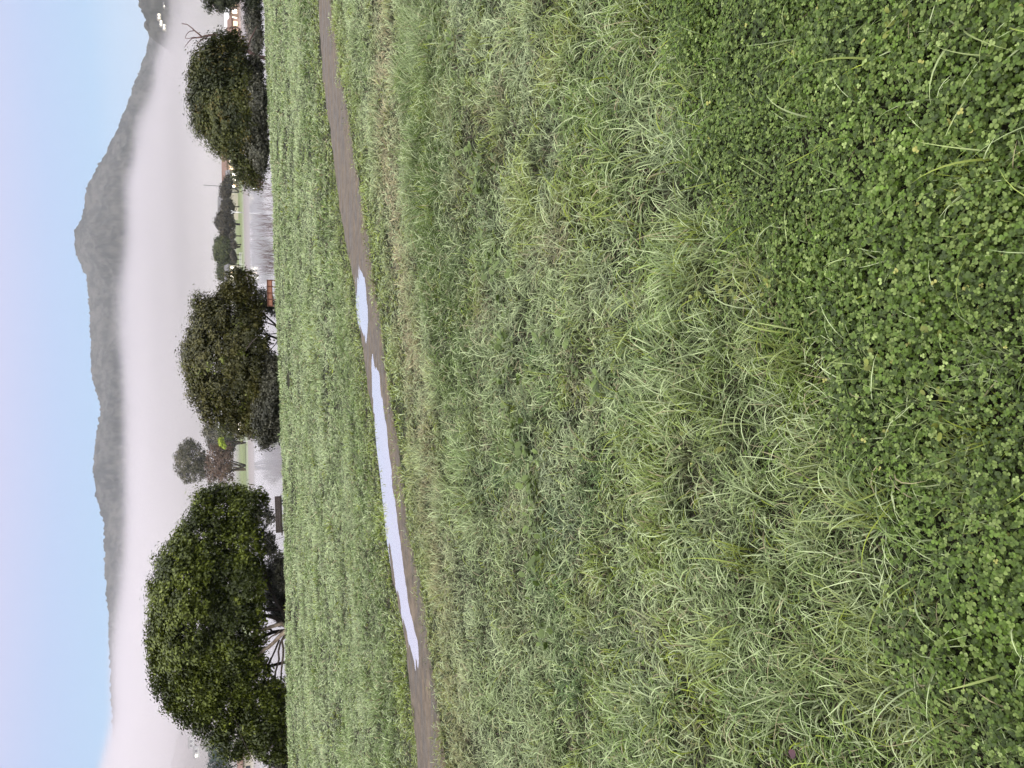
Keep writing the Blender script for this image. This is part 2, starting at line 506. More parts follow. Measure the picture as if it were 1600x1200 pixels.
def zone_colour(x, y):
    n = len(x)
    dp = dpath(x, y)
    t = sm(0.38, 0.62, 0.5 * fbm(x / 0.8, y / 1.3, 21, 4) + 0.5 * fbm(x / 0.22, y / 0.5, 25, 3))
    c = mix(SAGE * 1.06, GREEN * 1.15, t * 0.6)
    # streaks behind the path: a darker green strip
    strip = np.exp(-((dp - 2.0 - 0.9 * (fbm(x / 3, y * 0, 4, 2) - 0.5)) / 0.8) ** 2) * (dp > 0)
    c = mix(c, GREEN * 0.9, np.clip(strip * (0.62 + 0.3 * sm(2, 6, x)), 0, 1))
    c = mix(c, LIME * 1.1, np.clip(sm(1.5, 0.1, np.abs(dp)) * 0.8, 0, 1))
    # straw coloured band on the near side
    band = np.exp(-((y - straw_mid(x) + 0.5 * (fbm(x / 1.5, y / 2, 41, 3) - 0.5)) / 0.62) ** 2) * (0.55 + 0.45 * sm(-2.5, 1.0, x))
    # foreground: greener
    fg = sm(-2.2, -3.6, dp)
    t2 = sm(0.35, 0.7, fbm(x / 0.45, y / 0.45, 61, 4))
    cf = mix(SAGE * 1.0, GREEN * 1.2, t2 * (0.55 + 0.3 * sm(4.5, 2.0, y)))
    dk = sm(0.52, 0.64, 0.6 * fbm(x / 0.7, y / 0.7, 301, 3) + 0.4 * fbm(x / 0.15, y / 0.2, 305, 2)) * sm(2.2, 3.2, y)
    cf = mix(cf, DEEP * 1.5, dk * 0.85)
    t3 = sm(0.56, 0.68, fbm(x / 0.3, y / 0.3, 71, 3))
    cf = mix(cf, LIME * 1.0, t3 * 0.7)
    t4 = sm(0.60, 0.72, fbm(x / 0.35, y / 0.35, 91, 3))
    cf = mix(cf, DEAD * 0.9, t4 * 0.55)
    t5 = sm(0.55, 0.75, fbm(x / 0.4, y / 0.4, 101, 3))
    cf = mix(cf, GREY, t5 * 0.45)
    c = mix(c, cf, fg)
    c = mix(c, STRAW * 0.97, np.clip(band * 1.1, 0, 1) * (0.35 + 0.65 * sm(0.25, 0.55, fbm(x / 0.35, y / 0.35, 43, 3))))
    re_ = rank_edge(x) - y
    rank = sm(-0.05, 0.12, re_ + 0.25 * (fbm(x / 0.3, y / 0.3, 401, 3) - 0.5)) * sm(2.4, 0.9, re_) * sm(-1.5, 0.6, x) * sm(0.30, 0.5, fbm(x / 0.6, y / 0.6, 405, 3))
    c = mix(c, GREEN * 0.8, rank * 0.85)
    # greener close to the camera
    c = mix(c, GREEN * 0.95, sm(4.0, 1.3, y) * 0.62)
    return c


def sample_band(y0, y1, dens, margin=0.62):
    area = 0; out = []
    hw1 = margin * math.hypot(y1, 1.6) + 0.8
    n = int(dens * (y1 - y0) * 2 * hw1)
    y = rng.uniform(y0, y1, n); x = rng.uniform(-hw1, hw1, n)
    k = np.abs(x) < margin * np.hypot(y, 1.6) + 0.8
    return x[k], y[k]


GV, GQ, GC = [], [], []
off = 0


def add_blades(*a, **k):
    global off
    V, Q, C = blades(*a, **k)
    GV.append(V); GQ.append(Q + off); GC.append(C); off += len(V)


# (y0, y1, tufts per m2, blades per tuft, blade width, segments, tuft radius)
BANDS = [(0.75, 2.4, 430, 16, 0.0039, 6, 0.034), (2.4, 4.2, 410, 14, 0.0050, 5, 0.042), (4.2, 7.5, 260, 14, 0.0056, 4, 0.06),
         (7.5, 13, 105, 15, 0.0098, 3, 0.09), (13, 22, 34, 15, 0.018, 3, 0.14), (22, 46, 13, 14, 0.034, 2, 0.22)]
for y0, y1, td, nb, bw, nseg, tr in BANDS:
    tx, ty = sample_band(y0, y1, td)
    ce = clover_edge(tx) + 0.35 * (fbm(tx / 0.25, ty / 0.25, 5, 3) - 0.5)
    inclov = sm(0.10, -0.15, ty - ce)
    keep = rng.random(len(tx)) > inclov * 0.86
    dp = dpath(tx, ty)
    onp = on_path(tx, ty) & (rng.random(len(tx)) > 0.05 * sm(0.35, 0.6, fbm(tx / 0.5, ty / 0.3, 147, 3)))
    tuft_on = on_path(tx, ty)
    keep &= ~onp
    keep &= ty < crest(tx) + 3.5
    gap = sm(0.46, 0.34, fbm(tx / 0.16, ty / 0.16, 171, 3)) * sm(8.0, 5.5, ty)
    keep &= rng.random(len(tx)) > gap * 0.4
    tx, ty, tuft_on = tx[keep], ty[keep], tuft_on[keep]
    T = len(tx)
    n = T * nb
    idx = np.repeat(np.arange(T), nb)
    rr = tr * np.sqrt(rng.random(n)); aa = rng.uniform(0, 2 * np.pi, n)
    x = tx[idx] + rr * np.cos(aa); y = ty[idx] + rr * np.sin(aa)
    dp = dpath(x, y)
    ok = ~on_path(x, y) | tuft_on[idx]
    idx, x, y, aa, rr, dp = idx[ok], x[ok], y[ok], aa[ok], rr[ok], dp[ok]
    n = len(x)
    P = np.stack([x, y, G(x, y)], -1)
    # common lean of the sward
    lean = 2 * np.pi * fbm(tx / 0.5, ty / 0.5, 15, 2) * 1.8 + 0.3
    taz = lean + rng.normal(0, 0.9, T)
    az = np.where(rng.random(n) < 0.45, aa + rng.normal(0, 0.4, n), taz[idx] + rng.normal(0, 0.5, n))
    hf = 0.35 + 1.3 * fbm(tx / 0.5, ty / 0.5, 33, 3)
    short = 1 - 0.50 * sm(1.1, 0.1, np.abs(dpath(tx, ty)))
    clv = clover_edge(tx)
    tall = 1 + 0.38 * sm(0.8, 0.1, np.abs(ty - clv - 0.3)) * sm(4.0, 2.5, ty)
    LT = 0.105 * hf * short * tall * rng.uniform(0.7, 1.35, T)
    L = LT[idx] * rng.uniform(0.55, 1.25, n)
    re_ = rank_edge(tx) - ty
    L = L * (1 + 0.5 * sm(-0.05, 0.15, re_) * sm(2.4, 0.9, re_) * sm(-1.5, 0.6, tx))[idx]
    L = np.where(tuft_on[idx], L * 0.5, L)
    if y0 >= 13: L *= 1.25
    curly = sm(0.28, 0.52, fbm(tx / 0.8, ty / 0.8, 27, 3))[idx]
    t0 = np.abs(rng.normal(0.30, 0.22, n)) + 0.9 * (rr / tr) * 0.35
    t1 = t0 + rng.uniform(0.3, 1.3, n) + curly * rng.uniform(0.4, 1.9, n)
    curl = rng.normal(0, 0.7, n) * (0.6 + curly)
    base = zone_colour(tx, ty)
    tv = rng.uniform(0.72, 1.28, T)
    yel = rng.random(T) < 0.05
    base = base * tv[:, None]
    base[yel] = LIME * 1.15
    cc = base[idx] * rng.uniform(0.68, 1.32, n)[:, None]
    dead = rng.random(n) < 0.07
    cc[dead] = STRAW * rng.uniform(0.6, 1.1, dead.sum())[:, None]
    pale = rng.random(n) < 0.26
    cc[pale] = SAGE * np.array([1.25, 1.22, 1.25]) * rng.uniform(0.9, 1.3, pale.sum())[:, None]
    w = bw * rng.uniform(0.7, 1.35, n)
    add_blades(P, az, t0, t1, L, w, nseg, cc * 0.16, cc * 1.18, curl)  # blade colour darkened at the base to deepen shade between blades
# long pale arching blades across the foreground
for (y0, y1, d, Lm, wm) in ((0.8, 3.4, 190, 0.19, 0.0052), (3.0, 5.5, 60, 0.17, 0.0056)):
    x, y = sample_band(y0, y1, d)
    ce = clover_edge(x)
    pr = 0.5 + 0.5 * np.exp(-((y - ce - 0.25) / 0.45) ** 2)
    k = rng.random(len(x)) < pr * (0.25 + 1.1 * sm(0.45, 0.65, fbm(x / 0.3, y / 0.3, 88, 2)))
    x, y = x[k], y[k]; n = len(x)
    P = np.stack([x, y, G(x, y)], -1)
    t0 = np.abs(rng.normal(0.35, 0.25, n)); t1 = t0 + rng.uniform(0.6, 2.3, n)
    L = Lm * rng.uniform(0.55, 1.35, n)
    az = rng.normal(2.3, 1.2, n)
    cc = mix(np.tile(SAGE, (n, 1)), np.tile(LIME * 1.2, (n, 1)), rng.random(n)) * rng.uniform(0.8, 1.3, n)[:, None]
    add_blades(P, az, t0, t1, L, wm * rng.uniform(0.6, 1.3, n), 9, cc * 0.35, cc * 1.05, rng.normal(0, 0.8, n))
for y0, y1, d, w0 in ((0.75, 2.6, 5200, 0.0030), (2.6, 4.6, 3600, 0.0040), (4.6, 8.0, 1500, 0.0060), (8.0, 14, 480, 0.011)):
    x, y = sample_band(y0, y1, d)
    k = ~on_path(x, y) & (rng.random(len(x)) < 0.35 + 0.65 * sm(-0.1, 0.2, y - clover_edge(x)))
    x, y = x[k], y[k]; n = len(x)
    P = np.stack([x, y, G(x, y) - 0.003], -1)
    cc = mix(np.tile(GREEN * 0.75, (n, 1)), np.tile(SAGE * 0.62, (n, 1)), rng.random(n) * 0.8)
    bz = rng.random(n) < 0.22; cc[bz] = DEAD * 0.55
    cc = cc * rng.uniform(0.3, 1.0, n)[:, None]  # undergrowth colour darkened to stand for shade in the gaps
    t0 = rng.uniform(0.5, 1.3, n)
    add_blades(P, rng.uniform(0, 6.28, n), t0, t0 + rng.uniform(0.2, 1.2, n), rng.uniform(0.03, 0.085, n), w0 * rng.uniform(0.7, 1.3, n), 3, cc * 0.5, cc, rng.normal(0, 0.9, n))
fans = []
for a_, b_ in ((1330, 745), (1290, 690), (1240, 640), (1370, 800), (1300, 860), (1350, 930), (1420, 960), (1260, 560), (1220, 520), (1200, 760), (1150, 690), (1100, 600), (1180, 450), (1120, 430), (1390, 1040), (1450, 1100), (1300, 1010), (1080, 330), (1060, 820), (1130, 1010), (1010, 520), (960, 420), (1560, 690), (1540, 640), (1580, 560), (1560, 800), (1530, 730), (1500, 1150), (1220, 1100), (1100, 130), (870, 60), (760, 90), (800, 180), (930, 980), (850, 1080), (1020, 1100), (1550, 270), (1570, 330), (1440, 620), (990, 700), (1230, 880)):
    for _ in range(2):
        q = onz(a_ + rng.normal(0, 22), b_ + rng.normal(0, 16)); fans.append((q[0], q[1], a_))
for fx_, fy_, pa in fans:
    n = int(rng.integers(22, 42)); d_ = float(np.hypot(fy_, 1.6))
    rr = 0.06 * np.sqrt(rng.random(n)); aa = rng.uniform(0, 6.28, n)
    x = fx_ + rr * np.cos(aa); y = fy_ + rr * np.sin(aa)
    P = np.stack([x, y, G(x, y)], -1)
    az = aa * 0.0 + 1.4 + rng.normal(0, 1.1) * 0.5 + rng.normal(0, 0.75, n)
    t0 = np.abs(rng.normal(0.25, 0.2, n)); t1 = t0 + rng.uniform(0.7, 2.2, n)
    L = rng.uniform(0.5, 1.2, n) * (0.15 if pa < 1450 else 0.11)
    tone = rng.random()
    cb = (LIME * 0.9 * (1 - tone) + SAGE * tone) * rng.uniform(0.8, 1.15)
    cc = cb[None] * rng.uniform(0.65, 1.3, n)[:, None]
    w_ = (0.0030 + 0.0006 * d_) * rng.uniform(0.6, 1.3, n)
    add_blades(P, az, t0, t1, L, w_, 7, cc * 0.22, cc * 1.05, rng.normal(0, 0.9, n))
V = np.concatenate(GV); Q = np.concatenate(GQ); C = np.concatenate(GC)
print('grass faces', len(Q))
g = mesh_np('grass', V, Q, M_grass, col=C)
props(g, 'frosted pale green grass covering the field', 'grass', kind='stuff')
del V, Q, C, GV, GQ, GC


# ------------------------------------------------------------------ clover
def leaflets(Cn, nrm_az, tilt, size, colr, aspect=1.0):
    """rounded leaflets folded along the midrib: 8 verts, 2 hex halves as quads"""
    N = len(Cn)
    prof = np.array([[0, 0], [0.25, 0.36], [0.62, 0.52], [0.93, 0.34], [0.98, 0.0]])   # along, across
    pts = []
    for a, c_ in prof: pts.append((a, c_ * aspect, 0.10 * c_))
    left = [(a, -c_ * aspect, 0.10 * c_) for a, c_ in prof[1:4]]
    L = np.array(pts + left)
    ca, sa = np.cos(nrm_az), np.sin(nrm_az); ct, st = np.cos(tilt), np.sin(tilt)
    u = np.stack([ca * ct, sa * ct, st], -1)
    v = np.stack([-sa, ca, 0 * ca], -1)
    n = np.cross(u, v)
    V = Cn[:, None, :] + size[:, None, None] * (L[None, :, 0:1] * u[:, None] + L[None, :, 1:2] * v[:, None] + L[None, :, 2:3] * n[:, None])
    q = np.array([[0, 1, 2, 4], [2, 3, 4, 4], [0, 4, 6, 5], [6, 4, 7, 7]])
    q = np.array([[0, 1, 2, 4], [0, 4, 6, 5]])
    tri = np.array([[2, 3, 4], [4, 7, 6]])
    Q = (q[None] + (np.arange(N) * 8)[:, None, None]).reshape(-1, 4)
    Tt = (tri[None] + (np.arange(N) * 8)[:, None, None]).reshape(-1, 3)
    C = np.repeat(colr[:, None, :], 8, 1); C[:, 4] *= 1.15; C[:, 0] *= 0.8
    T4 = np.concatenate([Q.reshape(-1, 4)])
    return V.reshape(-1, 3), T4, Tt, C.reshape(-1, 3)


def mesh_mixed(name, V, Q, T, mat, col):
    me = bpy.data.meshes.new(name)
    me.vertices.add(len(V)); me.vertices.foreach_set('co', np.ascontiguousarray(V, dtype=np.float32).ravel())
    li = np.concatenate([Q.ravel(), T.ravel()]).astype(np.int32)
    me.loops.add(len(li)); me.loops.foreach_set('vertex_index', li)
    me.polygons.add(len(Q) + len(T))
    st = np.concatenate([np.arange(len(Q)) * 4, Q.size + np.arange(len(T)) * 3]).astype(np.int32)
    me.polygons.foreach_set('loop_start', st)
    me.update(calc_edges=True)
    ca = me.color_attributes.new('Col', 'FLOAT_COLOR', 'POINT')
    c = np.ones((len(V), 4), dtype=np.float32); c[:, :3] = col
    ca.data.foreach_set('color', c.ravel())
    me.materials.append(mat)
    o = bpy.data.objects.new(name, me); COL.objects.link(o)
    return o


x, y = sample_band(0.7, 3.6, 24000)
ce = clover_edge(x) + 0.35 * (fbm(x / 0.25, y / 0.25, 5, 3) - 0.5)
k = rng.random(len(x)) < (0.02 + 0.98 * sm(0.14, -0.12, y - ce)) * (0.55 + 0.45 * sm(0.25, 0.45, fbm(x / 0.22, y / 0.22, 66, 3)))
x, y = x[k], y[k]; n = len(x)
z = G(x, y) + 0.006 + 0.078 * rng.random(n) ** 1.0 * (0.5 + fbm(x / 0.2, y / 0.2, 67, 2))
size = rng.uniform(0.0042, 0.0095, n) * (0.75 + 0.5 * fbm(x / 0.3, y / 0.3, 68, 2))
base = np.array([0.072, 0.118, 0.013]) * (rng.uniform(0.4, 1.4, n) * (0.5 + fbm(x / 0.18, y / 0.18, 69, 3)))[:, None]
pal = rng.random(n)
base[pal < 0.30] = np.array([0.15, 0.205, 0.045]) * rng.uniform(0.8, 1.15, (pal < 0.30).sum())[:, None]
base[pal < 0.035] = np.array([0.26, 0.33, 0.10]) * rng.uniform(0.8, 1.2, (pal < 0.035).sum())[:, None]
base[pal < 0.003] = np.array([0.35, 0.34, 0.09])
az0 = rng.uniform(0, 6.28, n)
tx_ = rng.normal(0, 0.35, n)
VV, QQ, TT, CC = [], [], [], []; o_ = 0
for j in range(3):
    a = az0 + j * 2.0944 + rng.normal(0, 0.15, n)
    til = tx_ * np.cos(a) + rng.normal(0.12, 0.35, n)
    V, Q, T, C = leaflets(np.stack([x, y, z], -1), a, til, size * rng.uniform(0.9, 1.1, n), base, 1.0)
    VV.append(V); QQ.append(Q + o_); TT.append(T + o_); CC.append(C); o_ += len(V)
cl = mesh_mixed('clover', np.concatenate(VV), np.concatenate(QQ), np.concatenate(TT), M_clover, np.concatenate(CC))
props(cl, 'dark green clover patch with small round leaves in the foreground', 'clover', kind='stuff')
print('clover leaves', n)

# broad-leaved weeds between the grass tufts
VV, QQ, TT, CC = [], [], [], []; o_ = 0
cent = []
for a, b_, cnt in ((765, 300, 7), (770, 400, 8), (800, 420, 6), (790, 520, 7), (815, 600, 8), (830, 690, 9), (850, 760, 6), (835, 850, 6), (855, 900, 5), (700, 40, 5), (735, 60, 5), (750, 250, 5), (860, 980, 4), (1190, 455, 6), (1340, 560, 4), (1120, 690, 3), (935, 640, 3), (875, 560, 4), (1490, 60, 3)):
    p = onz(a, b_)
    for _ in range(cnt):
        cent.append((p[0] + rng.normal(0, 0.09), p[1] + rng.normal(0, 0.16), (a > 1100)))
for cx_, cy_, yl in cent:
    nl = rng.integers(4, 8)
    a = rng.uniform(0, 6.28, nl)
    r0 = rng.uniform(0.0, 0.03, nl)
    P = np.stack([cx_ + r0 * np.cos(a), cy_ + r0 * np.sin(a), float(G(cx_, cy_)) + rng.uniform(0.03, 0.09, nl)], -1)
    cb = (np.array([0.11, 0.155, 0.035]) if not yl else np.array([0.17, 0.19, 0.035])) * rng.uniform(0.6, 1.2, nl)[:, None]
    V, Q, T, C = leaflets(P, a, rng.normal(0.35, 0.35, nl), rng.uniform(0.035, 0.07, nl) * (0.4 if yl else 0.85), cb, 0.75)
    VV.append(V); QQ.append(Q + o_); TT.append(T + o_); CC.append(C); o_ += len(V)
wd = mesh_mixed('weeds', np.concatenate(VV), np.concatenate(QQ), np.concatenate(TT), M_clover, np.concatenate(CC))
props(wd, 'broad green weed leaves scattered among the grass tufts', 'weeds', kind='stuff')

# one fallen leaf
p = onz(1270, 1168)
V, Q, T, C = leaflets(np.array([[p[0], p[1], float(G(p[0], p[1])) + 0.055]]), np.array([2.4]), np.array([0.15]), np.array([0.030]), np.array([[0.1, 0.02, 0.03]]), 0.9)
fl = mesh_mixed('fallen_leaf', V, Q, T, M_deadleaf, C)
props(fl, 'single dark purple fallen leaf lying in the grass', 'leaf')


# ------------------------------------------------------------------ trees
def leaf_quads(Cn, N3, size, colr, aspect=0.55):
    """diamond leaves at Cn with normals N3"""
    n = len(Cn)
    N3 = N3 / (np.linalg.norm(N3, axis=1, keepdims=True) + 1e-9)
    r = rng.normal(0, 1, (n, 3))
    u = np.cross(N3, r); u /= np.linalg.norm(u, axis=1, keepdims=True) + 1e-9
    v = np.cross(N3, u)
    s = size[:, None]
    A = Cn - u * s; B = Cn + v * s * aspect + N3 * s * 0.12; Cc = Cn + u * s; D = Cn - v * s * aspect + N3 * s * 0.12
    V = np.stack([A, B, Cc, D], 1).reshape(-1, 3)
    Q = np.arange(4 * n).reshape(n, 4)
    return V, Q, np.repeat(colr, 4, 0)


def crown_mesh(lobes, ncl, per, lsize, cr, cols, shell=0.55, spiky=0.0):
    """lobes: (centre, radii) ellipsoids; clumps of leaves spread through their outer part"""
    vol = np.array([r[0] * r[1] * r[2] for c, r in lobes]) ** (2 / 3)
    li = rng.choice(len(lobes), ncl, p=vol / vol.sum())
    Cc = np.array([c for c, r in lobes]); Rr = np.array([r for c, r in lobes])
    d = rng.normal(0, 1, (ncl, 3)); d /= np.linalg.norm(d, axis=1, keepdims=True)
    rad = shell + (1 - shell) * rng.random(ncl) ** 0.6
    rad *= 1 + 0.10 * (rng.random(ncl) - 0.5)
    P = Cc[li] + d * Rr[li] * rad[:, None]
    P = P[P[:, 2] > G(P[:, 0], P[:, 1]) + 0.1]
    # drop clumps buried deep inside other lobes
    inside = np.zeros(len(P))
    for c, r in lobes:
        q = np.linalg.norm((P - np.array(c)) / np.array(r), axis=1)
        inside = np.maximum(inside, 1 - q)
    k = (inside < 0.5) | (rng.random(len(P)) < 0.4)
    P = P[k]
    M = len(P)
    cen = Cc.mean(0)
    outw = P - cen; outw /= np.linalg.norm(outw, axis=1, keepdims=True) + 1e-9
    idx = np.repeat(np.arange(M), per)
    n = len(idx)
    crv = cr * rng.uniform(0.6, 1.4, M)
    offv = rng.normal(0, 1, (n, 3)) * 0.37 * crv[idx][:, None] * np.array([1, 1, 0.8])
    if spiky > 0:
        offv += outw[idx] * (rng.random(n) ** 2)[:, None] * spiky * cr
    Pn = P[idx] + offv
    cd_ = offv / (crv[idx][:, None] + 1e-6)
    N3 = outw[idx] * 0.7 + cd_ * 0.8 + rng.normal(0, 0.38, (n, 3)) + np.array([0, 0, 0.5])
    sel = rng.random(M)
    tone = fbm(P[:, 0] * 1.3 + P[:, 1] * 0.7, P[:, 2] * 1.3, 202, 3)
    A, B, D = [np.array(c) for c in cols]
    t = sm(0.38, 0.64, tone * 0.72 + sel * 0.28)
    base = A * (1 - t[:, None]) + B * t[:, None]
    yy = sel > 0.93
    base[yy] = D
    cc = base[idx] * rng.uniform(0.78, 1.22, n)[:, None]
    return leaf_quads(Pn, N3, lsize * rng.uniform(0.55, 1.5, n), cc)


def lobes_px(items, Y, dr=0.75, flat=1.0):
    """items (px, py, rx_px (vertical), ry_px (horizontal), dY) -> world ellipsoids"""
    out_ = []
    for a, b_, ra, rb, dy in items:
        p = at(a, b_, Y + dy)
        q1 = at(a + ra, b_, Y + dy); q2 = at(a, b_ + rb, Y + dy)
        rz = abs(q1[2] - p[2]); rx = abs(q2[0] - p[0])
        out_.append((p, (rx, max(rx, rz) * dr, rz)))
    return out_


def branch(mb, p0, p1, r0, r1, n=6, wob=0.06, nseg=7):
    p0 = np.array(p0, float); p1 = np.array(p1, float); L = np.linalg.norm(p1 - p0)
    pts = []; rr = []
    for k in range(n + 1):
        t = k / n
        q = p0 + (p1 - p0) * t
        if 0 < k < n: q = q + rng.normal(0, wob * L / 2.5, 3)
        pts.append(q); rr.append(r0 + (r1 - r0) * t)
    mb.tube(pts, rr, nseg)
    return pts


def make_tree(name, label, cat, base, lobes, ncl, per, lsize, cr, cols, limbs, tr, bark, mat, group=None, shell=0.55, spiky=0.0):
    root = empty(name, base, label, cat, group)
    mb = MB()
    for tgt, r0 in limbs:
        pts = branch(mb, base + np.array([rng.normal(0, tr * 0.5), rng.normal(0, tr * 0.5), -0.1]), tgt, r0, r0 * 0.3)
        for _ in range(3):
            k = rng.integers(2, len(pts) - 1)
            e = pts[k] + rng.normal(0, 1, 3) * np.array([1, 1, 0.5]) * np.linalg.norm(tgt - base) * 0.28 + np.array([0, 0, 0.3])
            branch(mb, pts[k], e, r0 * 0.4, r0 * 0.1, 4)
    mb.build('trunk', bark, root, True)
    V, Q, C = crown_mesh(lobes, ncl, per, lsize, cr, cols, shell, spiky)
    mesh_np('crown', V, Q, mat, root, col=C, smooth=False)
    return root


def gbase(px, py, Y):
    p = at(px, py, Y); p[2] = float(G(p[0], p[1])); return p


# --- the big tree at the left end of the shore (bottom of the photo)
YT = 33.5
L1 = lobes_px([
    (300, 975, 62, 120, 0), (262, 960, 30, 70, 0), (275, 1040, 42, 70, 0.5), (300, 900, 55, 70, -0.5), (330, 850, 55, 62, 0),
    (345, 800, 48, 42, 0.5), (318, 790, 20, 25, 0), (372, 775, 22, 18, 0), (385, 800, 26, 30, -0.5), (310, 1080, 46, 55, 0), (345, 1110, 45, 50, -0.5),
    (375, 1145, 42, 42, -0.4), (365, 1000, 50, 80, -0.6), (385, 920, 28, 55, -0.8), (375, 860, 40, 50, -0.5), (252, 915, 22, 24, 0), (250, 1000, 20, 40, 0),
    (410, 1120, 35, 50, -1.0), (425, 1160, 28, 36, -1.4), (433, 1100, 20, 36, -1.2), (345, 1050, 50, 60, -0.8), (395, 1060, 32, 40, -0.6), (262, 870, 24, 22, 0), (290, 845, 22, 22, 0), (405, 780, 12, 16, 0), (330, 770, 14, 14, 0)], YT)
b1 = gbase(452, 985, YT)
limbs = [(at(350, 930, YT), 0.12), (at(300, 1000, YT), 0.12), (at(350, 1080, YT), 0.11)]
make_tree('oak_tree', 'largest tree, broad dark green dome with pale forked trunks', 'tree', b1, L1, 5200, 36, 0.060, 0.33,
          [(0.040, 0.052, 0.006), (0.118, 0.145, 0.013), (0.175, 0.205, 0.022)], limbs, 0.15, M_barkd, M_leaf, shell=0.62)
oak = bpy.data.objects['oak_tree']
for pts, r0, r1, dY, mt in (
        ([(452, 980), (440, 975), (422, 980), (407, 986), (395, 998)], 0.085, 0.05, -0.9, M_bark),
        ([(452, 984), (445, 987), (432, 1000), (420, 1010), (407, 1019), (395, 1029)], 0.10, 0.05, -1.3, M_bark),
        ([(451, 990), (441, 1000), (442, 1025), (441, 1050), (438, 1072)], 0.055, 0.03, -0.8, M_barkm),
        ([(450, 988), (437, 1005), (435, 1030), (430, 1050), (431, 1064)], 0.05, 0.03, -0.6, M_barkm),
        ([(452, 976), (430, 966), (417, 962), (398, 958)], 0.10, 0.06, -0.3, M_barkd),
        ([(452, 972), (440, 955), (428, 930), (416, 903), (411, 884), (404, 860), (406, 845), (409, 826)], 0.09, 0.025, -0.2, M_barkd),
        ([(438, 1072), (442, 1088), (452, 1108)], 0.035, 0.05, -0.4, M_barkd),
        ([(436, 1000), (425, 1030), (412, 1050)], 0.04, 0.02, -0.8, M_barkd),
        ([(440, 985), (425, 995), (410, 1004)], 0.035, 0.02, -1.2, M_barkm)):
    mb = MB(); P_ = []
    for a_, b_ in zip(pts[:-1], pts[1:]):
        for t_ in (0, 0.5): P_.append(at(a_[0] + (b_[0] - a_[0]) * t_ + rng.normal(0, .7), a_[1] + (b_[1] - a_[1]) * t_ + rng.normal(0, .7), YT + dY))
    P_.append(at(*pts[-1], YT + dY))
    mb.tube(P_, list(np.linspace(r0, r1, len(P_)) * rng.uniform(0.88, 1.12, len(P_))), 8)
    mb.build('limb', mt, oak, True)

# --- middle tree
YT = 36.0
L2 = lobes_px([
    (345, 560, 50, 85, 0), (362, 468, 26, 22, 0), (350, 500, 30, 30, 0), (390, 470, 14, 26, 0), (325, 510, 28, 45, 0), (330, 600, 36, 45, 0), (365, 490, 34, 40, 0), (370, 620, 46, 48, 0), (385, 560, 34, 70, -0.5),
    (380, 655, 32, 26, 0), (368, 450, 22, 28, 0), (385, 440, 14, 16, 0), (310, 560, 22, 48, 0), (405, 640, 28, 42, -0.5), (402, 590, 24, 40, -0.5), (400, 490, 12, 22, 0), (318, 475, 16, 16, 0), (408, 672, 16, 16, 0),
    (340, 640, 26, 24, 0), (300, 545, 12, 22, 0)], YT)
b2 = gbase(438, 560, YT)
limbs = [(at(405, 520, YT), 0.11), (at(400, 480, YT), 0.09), (at(380, 580, YT), 0.13), (at(400, 610, YT), 0.12), (at(350, 560, YT), 0.12), (at(405, 500, YT - 0.5), 0.08)]
make_tree('olive_tree', 'middle shore tree with olive brown crown and bright green patches', 'tree', b2, L2, 3400, 34, 0.055, 0.33,
          [(0.048, 0.048, 0.011), (0.108, 0.098, 0.020), (0.135, 0.155, 0.020)], limbs, 0.3, M_barkd, M_leaf, shell=0.62, spiky=0.7)
# --- right tree
YT = 40.0
L3 = lobes_px([
    (340, 130, 42, 60, 0), (355, 180, 42, 60, 0), (350, 90, 26, 34, 0), (330, 160, 32, 40, 0), (318, 125, 18, 26, 0), (320, 190, 18, 22, 0), (375, 225, 30, 34, 0),
    (380, 265, 18, 26, 0), (368, 75, 16, 20, 0), (375, 140, 22, 50, -0.5), (350, 215, 20, 22, 0), (385, 200, 20, 34, -0.5), (315, 155, 14, 18, 0), (398, 275, 12, 16, 0)], YT)
b3 = gbase(418, 190, YT)
limbs = [(at(390, 160, YT), 0.12), (at(385, 230, YT), 0.10), (at(370, 130, YT), 0.11), (at(350, 180, YT), 0.12), (at(385, 265, YT), 0.08)]
make_tree('shore_oak', 'right shore tree with dark olive crown below the bare branches', 'tree', b3, L3, 2700, 34, 0.060, 0.36,
          [(0.036, 0.044, 0.010), (0.095, 0.102, 0.020), (0.150, 0.120, 0.026)], limbs, 0.3, M_barkd, M_leaf, shell=0.62, spiky=0.9)
# --- partly seen tree at the right edge of the view (top of the photo)
YT = 43.0
L4 = lobes_px([(345, -40, 38, 50, 0), (330, -15, 14, 20, 0), (327, 6, 5, 8, 0), (350, -5, 18, 18, 0), (385, -50, 30, 40, 0), (322, -50, 20, 28, 0), (395, -15, 14, 26, 0)], YT)
b4 = gbase(412, -60, YT)
make_tree('edge_tree', 'dark tree cut off by the right end of the view', 'tree', b4, L4, 1100, 30, 0.065, 0.36,
          [(0.028, 0.036, 0.015), (0.06, 0.068, 0.03), (0.08, 0.08, 0.03)], [(at(345, -30, YT), 0.13), (at(360, -70, YT), 0.12), (at(330, -15, YT), 0.06)], 0.3, M_barkd, M_leaf, spiky=0.5)
